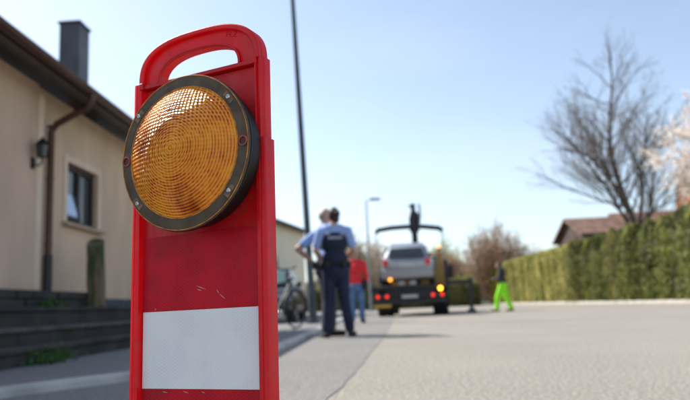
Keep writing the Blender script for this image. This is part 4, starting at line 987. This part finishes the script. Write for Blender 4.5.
    if hair[0] == 'short':
        h.ell(hz+Vector((0, 0, .012))-fd*.014, (.083, .094, .106)); cut = True
    elif hair[0] == 'bun':
        h.ell(hz+Vector((0, 0, .012))-fd*.016, (.086, .098, .112)); h.ell(hz-fd*.105+Vector((0, 0, .02)), (.042, .045, .045)); h.ell(hz-fd*.05+Vector((0, 0, -.06)), (.06, .05, .06))
    elif hair[0] == 'cap':
        h.ell(hz+Vector((0, 0, .03))-fd*.004, (.09, .102, .095)); h.ell(hz+fd*.1+Vector((0, 0, .03)), (.06, .06, .012))
    elif hair[0] == 'thin':
        h.ell(hz-fd*.03+Vector((0, 0, -.005)), (.082, .075, .085))
    fuse('hair' if hair[0] != 'cap' else 'cap', h, hair[1], t, .01, 2)
    # clothes
    for w_ in wear:
        kind, m_ = w_[0], w_[1]; c = MB()
        if kind == 'trousers':
            e = w_[2] if len(w_) > 2 else .0
            c.ell((0, 0, .97), (.175+e, .13+e, .12)); c.ell((0, -.03, .9), (.165+e, .13+e, .12))
            for s in 'lr':
                capsule(c, A['hip_'+s], A['knee_'+s], .112+e, .08+e); capsule(c, A['knee_'+s], lerp(A['knee_'+s], A['ankle_'+s], .9), .08+e, .072+e)
        elif kind in ('jacket', 'shirt'):
            e = .028 if kind == 'jacket' else .014; lowz = w_[2]; 
            c.ell(A['chest'], (.165+e, .115+e, .17)); c.ell(A['waist'], (.15+e, .11+e, .15)); 
            c.ell((0, 0, lowz+.1), (.155+e, .115+e, .12))
            capsule(c, A['sh_l'], A['sh_r'], .068+e*.5, .068+e*.5); capsule(c, lerp(A['sh_l'], A['neck'], .3), lerp(A['neck'], A['head'], .1), .06+e*.4, .052+e*.3); capsule(c, lerp(A['sh_r'], A['neck'], .3), lerp(A['neck'], A['head'], .1), .06+e*.4, .052+e*.3)
            for s in 'lr':
                if w_[3] == 'short':
                    capsule(c, A['sh_'+s], lerp(A['sh_'+s], A['elb_'+s], .72), .068+e*.5, .066)
                else:
                    capsule(c, A['sh_'+s], A['elb_'+s], .066+e*.5, .052+e*.5); capsule(c, A['elb_'+s], lerp(A['elb_'+s], A['wr_'+s], .95), .052+e*.5, .038+e*.4)
        elif kind == 'vest':
            c.ell(lerp(A['chest'], A['waist'], .1), (.195, .15, .18)); c.ell(A['waist'], (.18, .145, .15))
            for s in (-1, 1): capsule(c, (s*.10, -.05, 1.38), (s*.10, 0, 1.53), .05, .035)
        elif kind == 'belt':
            for k in range(24):
                a0 = 2*math.pi*k/24; c.ell((.178*math.cos(a0), .14*math.sin(a0), w_[2]), (.032, .025, .028), 7, 5)
            for (x, y) in ((.19, -.02), (-.19, -.02), (.1, -.14), (-.12, -.13)): c.ell((x, y, w_[2]-.03), (.035, .035, .065), 8, 6)
        elif kind == 'shoes':
            for s in 'lr':
                if s == 'r': fuse('shoe', c, m_, t, .012, 3); c = MB()
                a_, t_ = Vector(A['ankle_'+s]), Vector(A['toe_'+s]); capsule(c, a_+Vector((0, -.03, -.045)), t_+Vector((0, 0, .01)), .048, .042); capsule(c, a_, a_+Vector((0, 0, .06)), .055, .055)
        elif kind == 'bands':
            for s in 'lr':
                for q in (.35, .6):
                    p0 = Vector(lerp(A['knee_'+s], A['ankle_'+s], q)); p1 = Vector(lerp(A['knee_'+s], A['ankle_'+s], q+.13)); c.tube([p0, p1], .083, 18)
        elif kind == 'bag':
            c.ell(w_[2], (.08, .13, .13)); c.ell(Vector(w_[2])+Vector((0, 0, -.04)), (.075, .13, .1))
        elif kind == 'patch':
            for s in (-1, 1): c.ell((s*.1, -.09, 1.42), (.05, .035, .03), 8, 6)
            c.tube([(-.1, -.135, 1.36), (.1, -.135, 1.36)], .022, 8)
        nm_ = {'shoes': 'shoe', 'bands': 'reflective_band', 'patch': 'vest_strap'}.get(kind, kind)
        o = fuse(nm_, c, m_, t, .012, 3)
        if kind == 'trousers' or kind == 'jacket' or kind == 'shirt': pass
    return t
NAVY = mat('navy_cloth', (.012, .018, .045), .85, var=.2, vscale=8)
NAVY2 = mat('slate_cloth', (.055, .06, .085), .85, var=.25, vscale=8)
LBLUE = mat('light_blue_shirt', (.30, .42, .72), .85, var=.12, vscale=8)
BLACKC = mat('black_cloth', (.01, .01, .012), .7)
JEAN = mat('jeans', (.09, .17, .31), .9, var=.25, vscale=9)
REDJ = mat('red_jacket', (.72, .025, .03), .75, var=.12, vscale=8)
LIME = mat('lime_hivis', (.35, .95, .03), .8, emit=None, var=.05, vscale=8)
SILV = mat('reflective_band', (.62, .7, .55), .5)
HAIRB = mat('dark_brown_hair', (.035, .02, .012), .55, var=.3, vscale=60)
HAIRG = mat('grey_blond_hair', (.35, .28, .2), .6, var=.3, vscale=60)
person('police officer from behind with dark vest, pale blue sleeves and brown hair bun', (-.50, 9.35, 0), R(8), 1.0,
       {'elb_l': (-.27, .0, 1.2), 'elb_r': (.27, .02, 1.2), 'wr_l': (-.17, .2, 1.1), 'wr_r': (.18, .2, 1.12), 'ankle_l': (-.15, 0, .09), 'ankle_r': (.17, .02, .09), 'toe_l': (-.19, .16, .03), 'toe_r': (.24, .17, .03), 'head_yaw': .5},
       [('trousers', NAVY), ('shirt', LBLUE, .98, 'short'), ('vest', NAVY), ('patch', mat('vest_grey', (.3, .34, .42), .8)), ('belt', BLACKC, 1.02), ('shoes', BLACKC)], ('bun', HAIRB))
person('police officer in pale blue shirt with hand on hip, half hidden behind the vested one', (-.67, 9.95, 0), R(-70), 1.05,
       {'elb_l': (-.2, -.36, 1.24), 'wr_l': (-.19, -.13, 1.04), 'elb_r': (.3, .0, 1.18), 'wr_r': (.22, .22, 1.12), 'sh_l': (-.18, -.06, 1.46)},
       [('trousers', NAVY2), ('shirt', LBLUE, .98, 'short'), ('belt', BLACKC, 1.02), ('shoes', BLACKC)], ('thin', HAIRG))
person('man in a bright red jacket and blue jeans seen from behind with a black bag', (-.40, 16.7, 0), R(-6), 1.0,
       {'elb_l': (-.26, .03, 1.17), 'elb_r': (.26, .02, 1.16), 'wr_l': (-.2, .2, 1.06), 'wr_r': (.24, .14, .96)},
       [('trousers', JEAN), ('jacket', REDJ, .86, 'long'), ('shoes', BLACKC), ('bag', BLACKC, (.22, -.02, .93))], ('short', HAIRG))
person('roadworker in dark jacket and lime yellow trousers looking down at his hands', (4.62, 24.2, 0), R(68), 1.0,
       {'head': (0, .10, 1.62), 'neck': (0, .02, 1.5), 'chest': (0, .0, 1.33), 'elb_l': (-.25, .06, 1.16), 'elb_r': (.25, .06, 1.16), 'wr_l': (-.08, .28, 1.16), 'wr_r': (.08, .28, 1.16), 'ankle_l': (-.14, .24, .09), 'toe_l': (-.16, .42, .03), 'ankle_r': (.14, -.22, .09), 'toe_r': (.16, -.05, .03), 'knee_l': (-.13, .19, .5), 'knee_r': (.13, -.06, .5)},
       [('trousers', LIME, .015), ('jacket', mat('charcoal_jacket', (.03, .032, .045), .8), .9, 'long'), ('shoes', BLACKC), ('bands', SILV)], ('short', HAIRB))
print('objects', len(bpy.data.objects), 'tris', sum(len(m_.polygons) for m_ in bpy.data.meshes)*2)

# shared group phrases for things of one kind
for o in bpy.data.objects:
    if o.parent is None and o.get('category'):
        g_ = {'tree': 'trees around the street', 'hedge': 'hedges', 'house': 'houses', 'car': 'cars', 'kerb': 'kerbs', 'plant': 'weeds at the steps', 'bush': 'bushes at the end of the road'}.get(o['category'])
        if o['category'] == 'person' and 'officer' in o['label']: g_ = 'police officers'
        if g_: o['group'] = g_
        if o.name.startswith('weed') or o.name.startswith('shrub'): o['kind'] = 'plant' if False else o.get('kind', '')
        if o.get('kind') == '': del o['kind']
